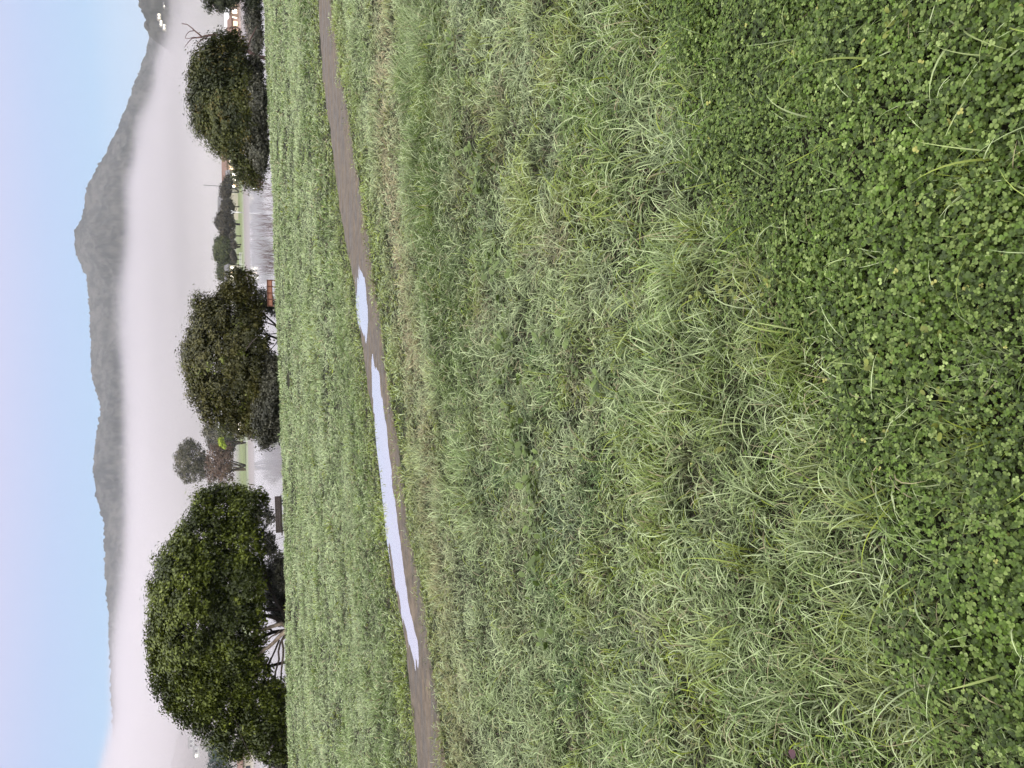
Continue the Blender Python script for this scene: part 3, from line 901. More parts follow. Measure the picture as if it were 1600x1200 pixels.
# bare limbs rising behind the right tree
YB = 42.5
bb = gbase(415, 95, YB)
root = empty('bare_tree', bb, 'leafless brown tree with forked branches behind right tree', 'tree')
mb = MB()
P_ = lambda a, b_: at(a, b_, YB)
def poly_branch(mb, pts, r0, r1, n=6):
    mb.tube([P_(a, b_) for a, b_ in pts], list(np.linspace(r0 * 1.35, r1 * 2.0, len(pts))), n)
mb.tube([bb - np.array([0, 0, 0.2]), P_(400, 88), P_(385, 78), P_(365, 68), P_(347, 55)], [0.13, 0.10, 0.08, 0.06, 0.05], 8)
mb.build('trunk', M_twig, root, True)
mb = MB()
poly_branch(mb, [(347, 55), (338, 54), (330, 55), (321, 56), (315, 58), (307, 59)], 0.05, 0.018)
poly_branch(mb, [(315, 57), (309, 52), (303, 47), (299, 43), (292, 38), (284, 37)], 0.03, 0.010)
poly_branch(mb, [(303, 48), (296, 49), (292, 53), (289, 60)], 0.016, 0.006)
poly_branch(mb, [(307, 59), (300, 60), (295, 65), (288, 74)], 0.018, 0.006)
poly_branch(mb, [(325, 57), (318, 61), (312, 65), (307, 68)], 0.018, 0.006)
poly_branch(mb, [(335, 56), (328, 61), (322, 68), (316, 74), (311, 79)], 0.02, 0.006)
poly_branch(mb, [(310, 59), (303, 58), (296, 60), (290, 60)], 0.016, 0.006)
poly_branch(mb, [(318, 60), (313, 63), (310, 68)], 0.014, 0.005)
poly_branch(mb, [(365, 68), (375, 45), (370, 42), (360, 44), (350, 43)], 0.03, 0.008)
poly_branch(mb, [(385, 78), (392, 60), (398, 48), (402, 40)], 0.03, 0.008)
poly_branch(mb, [(342, 55), (336, 60), (331, 66), (326, 70)], 0.016, 0.005)
mb.build('branch', M_twig, root, True)


# --- shrubs along the bank
def shrub(name, label, px, py, Y, items, ncl, cols, lsize=0.05, cr=0.25, group=None, sp=0.4, shell=0.3, per=26):
    lob = lobes_px(items, Y)
    b_ = gbase(px, py, Y)
    root = empty(name, b_, label, 'shrub', group)
    mb = MB()
    for _ in range(9):
        c, r = lob[rng.integers(len(lob))]
        branch(mb, b_ + rng.normal(0, 0.08, 3) * np.array([1, 1, 0]), np.array(c) + rng.normal(0, 0.5, 3) * np.array(r), 0.022, 0.006, 5, 0.08, 5)
    mb.build('stems', M_barkd, root, True)
    V, Q, C = crown_mesh(lob, ncl, per, lsize, cr, cols, shell, sp)
    mesh_np('foliage', V, Q, M_leaf, root, col=C, smooth=False)
    return root


GREYS = [(0.045, 0.045, 0.028), (0.095, 0.092, 0.058), (0.16, 0.155, 0.11)]
shrub('willow_shrub', 'grey green shrub behind the terracotta panel screen', 430, 475, 37, [(412, 470, 16, 20, 0), (425, 482, 10, 14, 0)], 120, GREYS, 0.045, 0.22)
shrub('willow_shrub', 'dusky shrub under the left side of the middle tree', 438, 640, 34.5, [(415, 650, 22, 30, 0), (425, 610, 18, 36, 0), (415, 685, 14, 16, 0), (432, 668, 12, 22, 0), (425, 575, 14, 26, 0)], 800, GREYS, 0.05, 0.26)
shrub('willow_shrub', 'sparse twiggy shrub hanging right of the largest tree', 445, 830, 33, [(412, 812, 16, 22, 0), (420, 850, 10, 20, 0), (430, 872, 12, 18, 0), (438, 900, 12, 26, 0)], 260, GREYS, 0.045, 0.22)
shrub('willow_shrub', 'dark shrub at the foot of the largest tree', 450, 930, 34.5, [(432, 925, 22, 36, 0), (418, 900, 16, 22, 0), (440, 955, 14, 22, 0)], 520, GREYS, 0.05, 0.26)
shrub('willow_shrub', 'low shrub below the left skirt of the largest tree', 452, 1150, 32.5, [(438, 1140, 16, 34, 0), (436, 1185, 18, 26, 0), (442, 1105, 10, 24, 0)], 420, GREYS, 0.05, 0.26)
shrub('willow_shrub', 'shadowy shrub under the right shore tree', 418, 140, 39, [(402, 150, 16, 34, 0), (400, 110, 12, 22, 0), (405, 185, 14, 30, 0)], 560, GREYS, 0.055, 0.28)
shrub('willow_shrub', 'shadowy shrub at the left foot of the right shore tree', 420, 235, 39, [(402, 225, 16, 28, 0), (408, 255, 10, 16, 0)], 300, GREYS, 0.055, 0.28)
shrub('willow_shrub', 'greyish shrub at the right end of the shore', 413, 20, 44, [(395, 22, 14, 26, 0), (402, 60, 9, 26, 0), (392, -20, 16, 30, 0)], 330, GREYS, 0.06, 0.28)
shrub('marsh_shrub', 'brownish marsh shrub right of the right shore tree', 412, 45, 60, [(392, 40, 8, 26, 0), (396, 75, 7, 20, 0)], 240, [(0.10, 0.085, 0.065), (0.18, 0.15, 0.12), (0.2, 0.17, 0.12)], 0.07, 0.4)

# bare willow twigs standing at the water's edge
for k, (py, top, lean_) in enumerate([(300, 396, 5), (330, 393, -3), (352, 395, 4), (362, 391, -4), (388, 394, 3), (402, 393, -3), (412, 396, 2), (428, 400, 3)]):
    Yb = 38.0 + rng.uniform(-1, 2)
    b_ = gbase(428, py, Yb); 
    tp = at(top, py + lean_, Yb)
    mb = MB()
    h = tp[2] - b_[2]
    for _ in range(16):
        e = b_ + np.array([rng.normal(0, 0.28), rng.normal(0, 0.2), h * rng.uniform(0.7, 1.0)])
        pts = branch(mb, b_ + rng.normal(0, 0.03, 3), e, 0.012, 0.004, 5, 0.05, 4)
        for __ in range(3):
            q = pts[rng.integers(2, 5)]
            branch(mb, q, q + np.array([rng.normal(0, 0.15), rng.normal(0, 0.1), rng.uniform(0.15, 0.45)]), 0.006, 0.003, 3, 0.05, 3)
    o = mb.build('bare_willow', M_twig, smooth=True)
    props(o, 'thin leafless willow twigs standing at the water edge', 'willow', 'bare willow twigs along the shore')

# ------------------------------------------------------------------ benches
def wbox(mb, c, size, rz, bev=0.008): mb.obox(c, size, rz, bev)

pA = at(440, 775, 31.2); pB = at(441, 832, 30.6)
cx_, cy_ = (pA[0] + pB[0]) / 2, (pA[1] + pB[1]) / 2
rz = math.atan2(pA[1] - pB[1], pA[0] - pB[0])
Lb = float(np.hypot(pA[0] - pB[0], pA[1] - pB[1]))
zt = float(at(430, 803, cy_)[2]); zb = float(at(439.5, 803, cy_)[2])
gz = float(G(cx_, cy_))
root = empty('park_bench', (cx_, cy_, gz), 'dark brown wooden bench facing the lake from the grass crest', 'bench')
ca, sa = math.cos(rz), math.sin(rz)
def loc(u, v, z): return (cx_ + u * ca - v * sa, cy_ + u * sa + v * ca, z)
mb = MB()
hb = (zt - zb) / 3
for k in range(3):
    mb.obox(loc(0, 0, zb + hb * (k + 0.5)), (Lb, 0.035, hb - 0.002), rz, 0.006)
mb.build('backrest', M_wood, root)
mb = MB()
for k in range(4):
    mb.obox(loc(0.04, 0.09 + 0.115 * k, zb - 0.02), (Lb + 0.08, 0.10, 0.035), rz, 0.006)
mb.build('seat', M_wood, root)
for s in (-1, 1):
    for v in (0.05, 0.42):
        mb = MB(); mb.obox(loc(s * Lb * 0.37, v, (gz - 0.1 + zb - 0.04) / 2), (0.06, 0.05, zb - 0.04 - gz + 0.1), rz, 0.006)
        mb.build('leg', M_metal, root)
    mb = MB(); mb.obox(loc(s * Lb * 0.37, 0.035, (zb + zt) / 2 - 0.03), (0.05, 0.03, zt - zb), rz, 0.005); mb.build('back_post', M_metal, root)

pA = at(422, 438, 34.0); pB = at(423, 478, 33.6)
cx_, cy_ = (pA[0] + pB[0]) / 2, (pA[1] + pB[1]) / 2
rz = math.atan2(pA[1] - pB[1], pA[0] - pB[0]); ca, sa = math.cos(rz), math.sin(rz)
Lb = float(np.hypot(pA[0] - pB[0], pA[1] - pB[1]))
zt = float(at(417.5, 458, cy_)[2]); zb = float(at(425.5, 458, cy_)[2]); gz = float(G(cx_, cy_))
root = empty('panel_screen', (cx_, cy_, gz), 'low terracotta screen of four panels in front of grey shrub', 'screen')
for k in range(4):
    mb = MB(); w_ = Lb / 4
    mb.obox(loc(-Lb / 2 + w_ * (k + 0.5), 0, (zt + zb) / 2), (w_ - 0.05, 0.02, zt - zb - 0.05), rz, 0.004); mb.build('panel', M_terra, root)
for k in range(5):
    mb = MB(); mb.obox(loc(-Lb / 2 + Lb / 4 * k, 0, (zt + gz) / 2 - 0.05), (0.035, 0.045, zt - gz + 0.1), rz, 0.005)
    mb.build('post', M_terrad, root)
for z in (zt - 0.012, zb + 0.012):
    mb = MB(); mb.obox(loc(0, -0.032, z), (Lb + 0.03, 0.02, 0.035), rz, 0.004); mb.build('rail', M_terrad, root)


# ------------------------------------------------------------------ far shore
def far_tree(name, label, px, py, Y, items, ncl, cols, trunk=None, per=10, ls=0.45, cr=1.6, mat=None, group=None, spiky=0.3, bark=M_barkd, dr=0.8):
    lob = lobes_px(items, Y, dr)
    b_ = gbase(px, py, Y)
    root = empty(name, b_, label, 'tree', group)
    mb = MB()
    for (c, r) in lob[:5]:
        branch(mb, b_ - np.array([0, 0, .3]), np.array(c), 0.35, 0.10, 5, 0.04, 6)
    mb.build('trunk', bark, root, True)
    V, Q, C = crown_mesh(lob, ncl, per, ls, cr, cols, 0.35, spiky)
    mesh_np('crown', V, Q, mat or M_farleaf, root, col=C, smooth=False)
    return root


DG = [(0.052, 0.060, 0.026), (0.100, 0.112, 0.045), (0.125, 0.13, 0.05)]
BG = [(0.05, 0.045, 0.035), (0.10, 0.085, 0.06), (0.13, 0.11, 0.07)]
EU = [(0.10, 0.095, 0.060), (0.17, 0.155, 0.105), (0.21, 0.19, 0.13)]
far_tree('evergreen_tree', 'tallest rounded tree of the dark clump across the lake', 368, 385, 400, [(350, 385, 15, 22, 0), (345, 395, 12, 18, 2)], 900, DG)
far_tree('evergreen_tree', 'right hand tree of the dark clump beside the gabled house', 368, 350, 395, [(352, 350, 14, 18, 0), (345, 345, 8, 12, 0)], 650, BG)
far_tree('evergreen_tree', 'left hand low tree of the clump, next to middle tree', 368, 415, 405, [(354, 412, 13, 20, 0), (350, 425, 12, 14, 0)], 700, DG)
far_tree('evergreen_tree', 'small dark tree between gabled house and tall pole', 366, 322, 410, [(355, 325, 10, 14, 0)], 350, BG)
far_tree('evergreen_tree', 'dark tree directly behind the tall thin pole', 366, 300, 415, [(352, 300, 9, 14, 0), (356, 285, 7, 12, 0)], 400, BG)
for k, (py, x_) in enumerate([(368, 364), (382, 366), (398, 365), (405, 367)]):
    far_tree('low_bush', ['round dark bush at the right end of the lawn hedge', 'second dark bush of the lawn hedge', 'third dark bush of the lawn hedge', 'last dark bush of the lawn hedge near middle tree'][k], 369, py, 370, [(x_ - 1, py, 4, 6, 0)], 90, BG, ls=0.35, cr=1.0, group='bushes along the far lawn')
# tall eucalyptus and its neighbours, in the mist
far_tree('eucalyptus_tree', 'tall misty eucalyptus with a domed crown across the lake', 372, 735, 345,
         [(298, 715, 24, 26, 0), (285, 722, 14, 22, 0), (300, 740, 20, 14, 0), (292, 700, 14, 12, 0), (318, 728, 12, 18, 0), (296, 691, 6, 6, 0), (292, 752, 6, 4, 0), (310, 752, 5, 5, 0)], 1100, EU, per=12, ls=0.32, cr=1.4, bark=M_bark)
far_tree('brown_tree', 'lower brown misty tree below the eucalyptus crown', 372, 728, 340,
         [(335, 722, 14, 28, 0), (348, 715, 16, 30, 0), (350, 740, 14, 22, 0), (330, 745, 8, 12, 0)], 700, [(0.13, 0.085, 0.06), (0.20, 0.135, 0.10), (0.2, 0.15, 0.1)], per=12, ls=0.32, cr=1.5)
far_tree('round_tree', 'grey green round tree right of the eucalyptus', 370, 690, 350, [(340, 690, 18, 14, 0), (350, 700, 16, 18, 0), (335, 695, 10, 8, 0)], 480, EU, per=12, ls=0.34, cr=1.4)
far_tree('green_tree', 'mid green tree between the peach house and eucalyptus', 370, 675, 345, [(352, 672, 12, 14, 0), (360, 690, 9, 16, 0)], 340, DG, ls=0.34, cr=1.4)
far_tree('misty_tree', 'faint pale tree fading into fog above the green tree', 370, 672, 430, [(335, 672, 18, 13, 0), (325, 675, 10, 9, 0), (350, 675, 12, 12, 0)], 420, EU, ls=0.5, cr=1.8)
far_tree('lime_bush', 'bright yellow green bush among the dark trees', 362, 692, 325, [(346, 690, 4, 7, 0), (350, 697, 3, 5, 0)], 90, [(0.30, 0.38, 0.04), (0.42, 0.5, 0.06), (0.5, 0.55, 0.1)], ls=0.3, cr=0.8)
far_tree('dark_conifer', 'dark bluish tree left of the largest tree', 366, 1180, 330, [(342, 1178, 18, 18, 0), (335, 1190, 12, 14, 0), (350, 1165, 14, 12, 0), (345, 1210, 20, 20, 0)], 520, [(0.05, 0.07, 0.065), (0.09, 0.11, 0.095), (0.1, 0.12, 0.1)], ls=0.34, cr=1.4)
far_tree('feathery_tree', 'pale feathery tree beside the dark bluish tree', 366, 1150, 350, [(330, 1160, 14, 14, 0), (340, 1148, 14, 10, 0)], 260, [(0.14, 0.15, 0.10), (0.2, 0.21, 0.15), (0.24, 0.24, 0.16)], ls=0.34, cr=1.5)
far_tree('reddish_tree', 'reddish brown tree above the white roofed house', 372, 8, 300, [(345, 6, 10, 12, 0), (352, -12, 12, 14, 0)], 300, [(0.10, 0.06, 0.055), (0.16, 0.10, 0.09), (0.2, 0.13, 0.1)], ls=0.3, cr=1.2)


def house(name, label, px, py, Y, w, d, h, rh, wallm, roofm, wins, rz=0.0, base_dz=0.0, lit=None, dz_abs=None, group=None):
    """gabled house; wins = list of (u, v, w, h, lit) on the face towards the lake"""
    b_ = gbase(px, py, Y)
    if dz_abs is not None: b_[2] = dz_abs
    b_[2] += base_dz
    root = empty(name, b_, label, 'house', group)
    ca, sa = math.cos(rz), math.sin(rz)
    def W(u, v, z): return (b_[0] + u * ca - v * sa, b_[1] + u * sa + v * ca, b_[2] + z)
    mb = MB(); mb.obox(W(0, 0, h / 2 - 0.3), (w, d, h + 0.6), rz); 
    mb.poly([W(-w / 2 + .003, -d / 2 + .003, h), W(w * 0 - w / 2 + .003, d / 2 - .003, h), W(-w / 2 + .003, 0, h + rh - 0.05)])
    mb.poly([W(w / 2 - .003, d / 2 - .003, h), W(w / 2 - .003, -d / 2 + .003, h), W(w / 2 - .003, 0, h + rh - 0.05)])
    mb.build('wall', wallm, root)
    mb = MB(); e = 0.5
    for s in (-1, 1):
        q = [W(-w / 2 - e, s * (d / 2 + e), h - 0.1), W(w / 2 + e, s * (d / 2 + e), h - 0.1), W(w / 2 + e, 0, h + rh), W(-w / 2 - e, 0, h + rh)]
        mb.poly(q); mb.poly([(a, b2_, c + 0.22) for a, b2_, c in q])
        mb.poly([q[0], q[1], (q[1][0], q[1][1], q[1][2] + .22), (q[0][0], q[0][1], q[0][2] + .22)])
        mb.poly([q[1], q[2], (q[2][0], q[2][1], q[2][2] + .22), (q[1][0], q[1][1], q[1][2] + .22)])
        mb.poly([q[0], q[3], (q[3][0], q[3][1], q[3][2] + .22), (q[0][0], q[0][1], q[0][2] + .22)])
    mb.build('roof', roofm, root)
    for u, z, ww, hh, li in wins:
        mb = MB(); mb.obox(W(u, -d / 2 - 0.03, z), (ww, 0.12, hh), rz)
        mb.build('window', {0: M_glassd, 1: M_lit, 2: M_litw}[li], root)
    return root


ws = lambda n, w, z, lit, ww=1.2, hh=1.4: [((k - (n - 1) / 2) * w / n, z, ww, hh, lit[k % len(lit)]) for k in range(n)]
house('house', 'peach house with lit windows beside the right shore tree', 362, 262, 430, 16, 9, 5.5, 2.5, M_peach, M_roofb, ws(4, 14, 3.4, [1, 1, 2, 1], 2.0, 1.6), 0.1)
house('house', 'cream house with bright windows right of the tall pole', 363, 283, 420, 9, 8, 4.2, 2.0, M_cream, M_roofg, ws(3, 8, 2.2, [1, 2, 2], 1.3, 1.5), -0.1)
house('house', 'pale gabled house above the dark tree clump', 360, 322, 470, 12, 9, 7.5, 3.2, M_cream, M_roofg, ws(3, 10, 5.5, [0, 0, 2]), 0.6)
house('house', 'white roofed house at the right end of the shore', 374, 22, 290, 12, 8, 3.8, 1.4, M_tan, M_white, ws(4, 11, 2.0, [2, 2, 1, 2], 1.3, 1.5), 0.05)
house('house', 'low lit house partly hidden by the right edge tree', 374, -20, 300, 10, 8, 3.6, 1.4, M_tan, M_roofb, ws(3, 9, 2.0, [2, 0, 2]), 0.05)
house('house', 'amber lit house just behind the bare branches', 374, 52, 285, 7, 7, 3.0, 1.3, M_peach, M_roofb, ws(2, 6, 1.8, [1, 1], 1.6, 1.4), 0.05)
house('house', 'two storey peach house on the slope left of middle tree', 352, 648, 410, 12, 9, 9.5, 2.0, M_peach, M_white, ws(3, 11, 6.8, [1, 1, 1], 1.8, 1.8) + ws(3, 11, 3.2, [0, 1, 0]), 0.1)
house('house', 'smaller peach house stepping down beside the two storey one', 358, 664, 400, 8, 7, 6.0, 1.6, M_peach, M_white, ws(2, 7, 3.8, [1, 0], 1.4, 1.4), 0.1)
house('house', 'low cream house beside the bright yellow bush', 364, 668, 380, 7, 6, 3.2, 1.3, M_cream, M_roofg, ws(2, 6, 1.8, [2, 2], 1.2, 1.0), 0.1)
house('house', 'pale house with bright windows near middle tree crown', 360, 428, 400, 7, 7, 5.5, 2.0, M_cream, M_roofg, ws(3, 6.5, 4.0, [2, 1, 2], 1.0, 1.1), 0.1)
house('boat_house', 'tan waterside building at the left end of the shore', 386, 1192, 275, 10, 8, 3.4, 1.6, M_cream, M_roofb, ws(3, 9, 1.8, [0, 0, 0]), 0.05)

# hills: right ridge, misty left hill, main mountain
def ridge(name, label, prof, Rr, depth, foot, seed, rough, cdark, clight, rows=46, back=0.35, tree=1.0, step_=1.2):
    ys = np.array([p[0] for p in prof], float); xs = np.array([p[1] for p in prof], float)
    pys = np.arange(ys[0], ys[-1], step_)
    pxs = np.interp(pys, ys, xs)
    az = []; el = []
    for a, b_ in zip(pxs, pys):
        d = ray(a, b_); az.append(math.atan2(d[0], d[1])); el.append(math.asin(d[2]))
    az = np.array(az); el = np.array(el)
    zr = Rr * np.tan(el) + 1.6
    t = np.concatenate([np.linspace(0, 0.9, rows - 12), np.linspace(0.915, 1, 12)])
    Vv = []; Cv = []
    for k, tt in enumerate(t):
        rad = Rr - depth * (1 - tt)
        h = foot + (zr - foot) * (tt ** 0.85)
        gul = fbm(az * 26 + tt * 1.3, az * 0 + tt * 3.0, seed, 5) - 0.5
        h = h + gul * rough * (zr - foot) * 4 * tt * (1 - tt)
        tr_ = (vn(az * Rr / 9.0, 0 * az + rad / 9, seed + 5) ** 2) * 9.0 + vn(az * Rr / 4.0, 0 * az + rad / 4, seed + 6) * 3
        h = h + (tr_ - 4.0) * tree * (0.3 + 0.7 * tt)
        Vv.append(np.stack([rad * np.sin(az), rad * np.cos(az), h], -1))
        mixv = np.clip(0.28 * sm(0.3, 0.7, fbm(az * 30 + tt * 2, az * 0 + tt * 9, seed + 9, 5)) + 0.55 * sm(0.35, 0.65, fbm(az * Rr / 16, az * 0 + h / 9, seed + 19, 3)), 0, 1)
        Cv.append(np.array(cdark) * (1 - mixv[:, None]) + np.array(clight) * mixv[:, None])
    for tt in (0.25, 1.0):
        rad = Rr + depth * back * tt
        Vv.append(np.stack([rad * np.sin(az), rad * np.cos(az), foot + (zr - foot) * (1 - tt) ** 1.0], -1)); Cv.append(Cv[-1])
    A = np.array(Vv); C = np.array(Cv).reshape(-1, 3)
    i = np.arange(A.shape[0] * A.shape[1]).reshape(A.shape[:2])
    Q = np.stack([i[:-1, :-1], i[1:, :-1], i[1:, 1:], i[:-1, 1:]], -1).reshape(-1, 4)
    o = mesh_np(name, A.reshape(-1, 3), Q, M_hill, col=C, smooth=False)
    props(o, label, 'mountain' if name == 'mountain' else 'hill', kind='structure')
    return o


M_hill = leafmat('hill_forest', 0.95, 0.0, 0.05)
ridge('mountain', 'long grey wooded mountain with rounded peak above the fog',
      [(-500, 330), (-300, 290), (-100, 255), (0, 243), (40, 237), (60, 234), (75, 230), (90, 228), (100, 222), (115, 217), (130, 211), (150, 205), (165, 200), (180, 192), (200, 185), (215, 178), (240, 165), (255, 155), (270, 148), (285, 139), (295, 134), (310, 133), (330, 131), (345, 126), (353, 119), (370, 116.5), (390, 117), (400, 120), (415, 128), (430, 134), (440, 137), (500, 141), (560, 143), (585, 143), (600, 146), (620, 153), (640, 158), (655, 155), (690, 149), (735, 146), (775, 150), (800, 157), (820, 162), (900, 164), (950, 169), (1025, 172), (1080, 173), (1200, 180), (1400, 200), (1700, 240)],
      2900, 1250, 8, 11, 0.28, (0.020, 0.020, 0.018), (0.100, 0.092, 0.080))
ridge('hill', 'nearer wooded ridge at the right with lit houses',
      [(-500, 150), (-250, 185), (-60, 214), (0, 219), (15, 221), (22, 225), (30, 229), (40, 227), (50, 231), (58, 235), (66, 245), (80, 265), (110, 300), (160, 340)],
      1650, 700, 6, 51, 0.16, (0.028, 0.028, 0.024), (0.10, 0.092, 0.08), tree=0.8)
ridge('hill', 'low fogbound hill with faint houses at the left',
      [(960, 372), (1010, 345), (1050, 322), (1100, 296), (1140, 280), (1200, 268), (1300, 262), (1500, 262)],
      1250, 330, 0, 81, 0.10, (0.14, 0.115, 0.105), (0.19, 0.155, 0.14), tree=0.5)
# houses on those hills
def hill_house(label, px, py, Y, s, li, col=M_cream):
    p = at(px, py, Y)
    house('hillside_house', label, px, py, Y, s, s * 0.7, s * 0.42, s * 0.16, col, M_roofg, ws(2, s, s * 0.24, li, s * 0.26, s * 0.24), 0, dz_abs=p[2] - s * 0.3)
hill_house('highest lit house on the right ridge', 248, 27, 1235, 9, [2, 2])
hill_house('lit house on the right ridge, below the highest one', 251, 37, 1225, 8, [2, 2])
hill_house('lone lit house at the far right of the ridge', 257, 9, 1210, 7, [2, 0])
hill_house('lowest lit house on the right ridge', 256, 43, 1205, 8, [2, 2])
hill_house('faint white house highest on the fogbound left hill', 298, 1160, 830, 9, [0, 0], M_white)
hill_house('faint white house halfway up the fogbound left hill', 306, 1175, 800, 9, [2, 0], M_white)
hill_house('faint house lowest on the fogbound left hill', 304, 1142, 820, 8, [0, 0], M_white)
hill_house('faint house behind the left flank of the largest tree', 325, 1135, 760, 8, [1, 0], M_peach)

# poles, posts, railing
def pole(name, label, cat, px0, px1, py, Y, r, arms=(), mat=M_metal, lamp=None):
    b_ = gbase(px1, py, Y); t_ = at(px0, py, Y)
    root = empty(name, b_, label, cat)
    mb = MB(); mb.tube([b_ - np.array([0, 0, .3]), (b_[0], b_[1], t_[2])], [r, r * 0.7], 8); mb.build('pole', mat, root, True)
    for (dz, half) in arms:
        mb = MB(); mb.obox((b_[0], b_[1], t_[2] - dz), (half * 2, r * 1.2, r * 1.2), 0); mb.build('crossarm', mat, root)
    if lamp:
        mb = MB(); mb.tube([(b_[0] - 0.6, b_[1] - 0.3, b_[2] + lamp), (b_[0] - 0.6, b_[1] - 0.3, b_[2] + lamp + 0.7)], [0.45, 0.35], 8); mb.build('lamp_head', M_lamp, root, True)
    return root
pole('mast', 'very tall thin dark pole across the lake', 'pole', 318, 360, 292, 350, 0.13)
pole('utility_pole', 'pole with crossarms beside the peach house', 'pole', 317, 360, 645, 400, 0.14, ((0.8, 1.6), (2.2, 1.3)))
pole('street_lamp', 'street lamp glowing white near the tall thin pole', 'lamp', 352, 362, 289, 345, 0.10, lamp=2.6)
pole('street_lamp', 'street lamp glowing white above the railing', 'lamp', 362, 370, 668, 330, 0.10, lamp=2.2)
# Y shaped white post
Yp = 300; b_ = gbase(377, 332, Yp); t_ = at(361, 331, Yp)
root = empty('forked_post', b_, 'white forked post standing on the far lawn', 'post')
hz_ = t_[2] - b_[2]
mb = MB(); mb.tube([b_ - np.array([0, 0, .2]), b_ + np.array([0, 0, hz_ * 0.75])], [0.22, 0.18], 8); mb.build('post', M_white, root, True)
for s in (-1, 1):
    mb = MB(); mb.tube([b_ + np.array([0, 0, hz_ * 0.72]), b_ + np.array([s * 0.55, 0, hz_])], [0.16, 0.12], 8); mb.build('fork', M_white, root, True)
# white railing along the shore
Yr = 290
def railing(y0_, y1_, label, Yr, px):
    a = gbase(px, y0_, Yr); b2 = gbase(px, y1_, Yr)
    root = empty('railing', a, label, 'railing')
    n = max(3, int(abs(a[0] - b2[0]) / 2.4))
    xs_ = np.linspace(a[0], b2[0], n)
    for x_ in xs_:
        mb = MB(); z_ = float(G(x_, Yr)); mb.obox((x_, Yr, z_ + 0.65), (0.16, 0.12, 1.5), 0)
        mb.build('post', M_white, root)
    for dz in (0.55, 0.95, 1.3):
        mb = MB(); z_ = float(G(a[0], Yr)); mb.obox(((a[0] + b2[0]) / 2, Yr - 0.09, z_ + dz), (abs(a[0] - b2[0]), 0.05, 0.14), 0); mb.build('rail', M_white, root)
railing(655, 690, 'white railing on the far shore left of middle tree', 285, 376)
railing(395, 430, 'white railing behind the far lawn right of middle tree', 330, 372)

# ------------------------------------------------------------------ haze and fog
FOGC = (0.800, 0.742, 0.778)
mb = MB(); mb.box((-4200, -200, -7), (4200, 4300, 560))
hz = mb.build('haze', volmat('haze_air', (0.84, 0.85, 0.89), 0.00009))
props(hz, 'thin morning haze in the air', 'haze', kind='stuff')
def fog_material():
    m, nt, out = newmat('valley_fog')
    N = nt.nodes.new; Lk = nt.links.new
    def mth(op, a, b=None, c=None):
        n = N('ShaderNodeMath'); n.operation = op
        for k, q in enumerate((a, b, c)):
            if q is None: continue
            if isinstance(q, (int, float)): n.inputs[k].default_value = q
            else: Lk(q, n.inputs[k])
        return n.outputs[0]
    g = N('ShaderNodeNewGeometry'); sp = N('ShaderNodeSeparateXYZ'); Lk(g.outputs['Position'], sp.inputs[0])
    X, Y, Z = sp.outputs
    u = mth('DIVIDE', X, Y)
    fc = N('ShaderNodeValToRGB'); fc.color_ramp.interpolation = 'EASE'
    ks = [(-0.9, .21), (-0.6, .185), (-0.47, .156), (-0.36, .134), (-0.1, .121), (0.1, .121), (0.227, .109), (0.3, .097), (0.377, .080), (0.453, .060), (0.9, .05)]
    while len(fc.color_ramp.elements) < len(ks): fc.color_ramp.elements.new(0.5)
    for e, (p, v) in zip(fc.color_ramp.elements, ks):
        e.position = (p + 1) / 2; q = v * 4; e.color = (q, q, q, 1)
    Lk(mth('MULTIPLY_ADD', u, 0.5, 0.5), fc.inputs['Fac'])
    k = mth('MULTIPLY', fc.outputs['Color'], 0.25)
    mpg = N('ShaderNodeMapping'); mpg.inputs['Scale'].default_value = (1 / 520, 1 / 700, 1 / 70); Lk(g.outputs['Position'], mpg.inputs[0])
    nz = N('ShaderNodeTexNoise'); nz.inputs['Scale'].default_value = 1.0; nz.inputs['Detail'].default_value = 2.5; Lk(mpg.outputs[0], nz.inputs['Vector'])
    nf = nz.outputs['Fac']
    H = mth('MULTIPLY', k, Y)
    dz = mth('DIVIDE', mth('SUBTRACT', H, Z), Y)          # how far below the top, as a slope
    dz = mth('ADD', dz, mth('MULTIPLY_ADD', nf, 0.05, -0.025))
    edge = N('ShaderNodeMapRange'); edge.interpolation_type = 'SMOOTHSTEP'
    edge.inputs[1].default_value = -0.012; edge.inputs[2].default_value = 0.022; Lk(dz, edge.inputs[0])
    den = mth('MULTIPLY', edge.outputs[0], mth('MULTIPLY_ADD', nf, 1.6, 0.2))
    st = N('ShaderNodeMapRange'); st.interpolation_type = 'SMOOTHSTEP'; st.inputs[1].default_value = 440; st.inputs[2].default_value = 760; Lk(Y, st.inputs[0])
    den = mth('MULTIPLY', mth('MULTIPLY', den, st.outputs[0]), FOG_D)
    v = N('ShaderNodeVolumePrincipled'); 
    mp2 = N('ShaderNodeMapping'); mp2.inputs['Scale'].default_value = (1 / 700, 1 / 900, 1 / 30); Lk(g.outputs['Position'], mp2.inputs[0])
    nz2 = N('ShaderNodeTexNoise'); nz2.inputs['Scale'].default_value = 1.0; nz2.inputs['Detail'].default_value = 2.0; Lk(mp2.outputs[0], nz2.inputs['Vector'])
    cr = N('ShaderNodeValToRGB'); cr.color_ramp.elements[0].position = 0.36; cr.color_ramp.elements[0].color = (*[q * 0.72 for q in FOGC], 1)
    cr.color_ramp.elements[1].position = 0.62; cr.color_ramp.elements[1].color = (*FOGC, 1)
    Lk(nz2.outputs['Fac'], cr.inputs['Fac']); Lk(cr.outputs['Color'], v.inputs['Color'])
    Lk(den, v.inputs['Density']); Lk(v.outputs[0], out.inputs['Volume'])
    m.cycles.volume_step_rate = 0.16
    return m


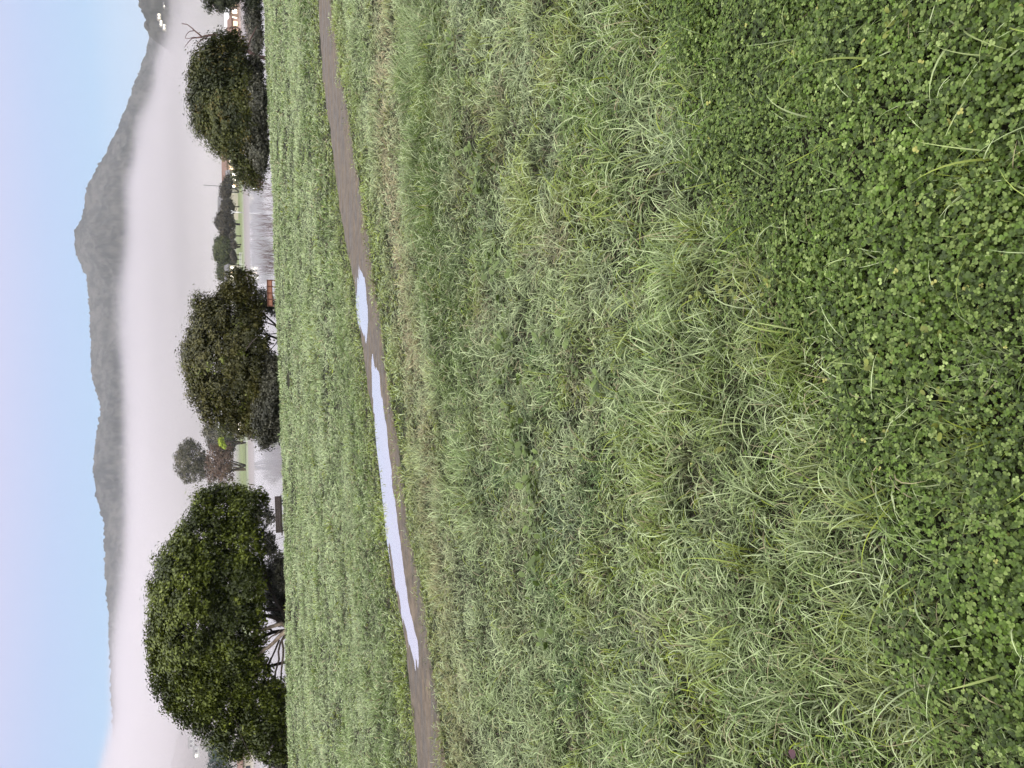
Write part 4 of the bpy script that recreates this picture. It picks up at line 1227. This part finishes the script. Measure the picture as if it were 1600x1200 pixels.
FOG_D = 0.0034
mb = MB(); mb.box((-2300, 440, -5.5), (2300, 2500, 460))
fg_ = mb.build('fog', fog_material())
props(fg_, 'pale fog bank filling the valley below the mountain', 'fog', kind='stuff')

mb = MB(); mb.box((-420, 52, -3.6), (420, 252, -0.9))
ms_ = mb.build('mist', volmat('lake_mist', (0.84, 0.80, 0.82), 0.0055))
props(ms_, 'low white mist lying on the lake water', 'mist', kind='stuff')

# ------------------------------------------------------------------ light
SUN_EL, SUN_AZ = R(38), R(205)        # azimuth from +Y clockwise: behind the camera, to its left
w = bpy.data.worlds.new('World'); scene.world = w; w.use_nodes = True
nt = w.node_tree
for n in list(nt.nodes): nt.nodes.remove(n)
out = nt.nodes.new('ShaderNodeOutputWorld'); bg = nt.nodes.new('ShaderNodeBackground')
sky = nt.nodes.new('ShaderNodeTexSky'); sky.sky_type = 'NISHITA'; sky.sun_disc = False
sky.sun_elevation = SUN_EL; sky.sun_rotation = SUN_AZ; sky.air_density = 1.0; sky.dust_density = 2.0
bg.inputs['Strength'].default_value = 0.10
tc = nt.nodes.new('ShaderNodeTexCoord'); sep = nt.nodes.new('ShaderNodeSeparateXYZ')
nt.links.new(tc.outputs['Generated'], sep.inputs[0])
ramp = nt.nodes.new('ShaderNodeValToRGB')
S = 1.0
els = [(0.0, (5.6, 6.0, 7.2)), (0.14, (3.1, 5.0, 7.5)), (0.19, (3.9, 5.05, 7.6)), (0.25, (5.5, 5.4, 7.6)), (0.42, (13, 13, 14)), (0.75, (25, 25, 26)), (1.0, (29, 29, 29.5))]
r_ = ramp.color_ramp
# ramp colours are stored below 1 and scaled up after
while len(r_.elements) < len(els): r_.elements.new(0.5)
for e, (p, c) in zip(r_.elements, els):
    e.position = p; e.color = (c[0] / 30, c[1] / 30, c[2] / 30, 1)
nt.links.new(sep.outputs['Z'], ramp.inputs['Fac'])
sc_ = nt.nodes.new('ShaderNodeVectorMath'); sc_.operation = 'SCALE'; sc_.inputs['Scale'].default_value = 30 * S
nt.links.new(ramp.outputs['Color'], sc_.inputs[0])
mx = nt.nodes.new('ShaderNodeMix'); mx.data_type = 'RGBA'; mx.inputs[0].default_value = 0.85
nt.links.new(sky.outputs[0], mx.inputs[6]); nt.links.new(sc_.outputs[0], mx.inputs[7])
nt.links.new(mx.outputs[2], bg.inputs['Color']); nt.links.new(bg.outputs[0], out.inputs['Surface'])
sd = bpy.data.lights.new('sun', 'SUN'); sd.energy = 0.9; sd.angle = R(25); sd.color = (1.0, 0.96, 0.92)
so = bpy.data.objects.new('sun', sd); COL.objects.link(so)
dv = Vector((math.sin(SUN_AZ) * math.cos(SUN_EL), math.cos(SUN_AZ) * math.cos(SUN_EL), math.sin(SUN_EL)))
so.rotation_euler = dv.to_track_quat('Z', 'Y').to_euler(); so.location = (0, 0, 30)

scene.view_settings.view_transform = 'Standard'; scene.view_settings.look = 'None'
scene.view_settings.gamma = 1.0; scene.view_settings.use_curve_mapping = False
scene.view_settings.exposure = 0.3
cy = scene.cycles
cy.max_bounces = 20; cy.diffuse_bounces = 3; cy.glossy_bounces = 2; cy.transmission_bounces = 3; cy.volume_bounces = 8; cy.transparent_max_bounces = 4
cy.use_denoising = True
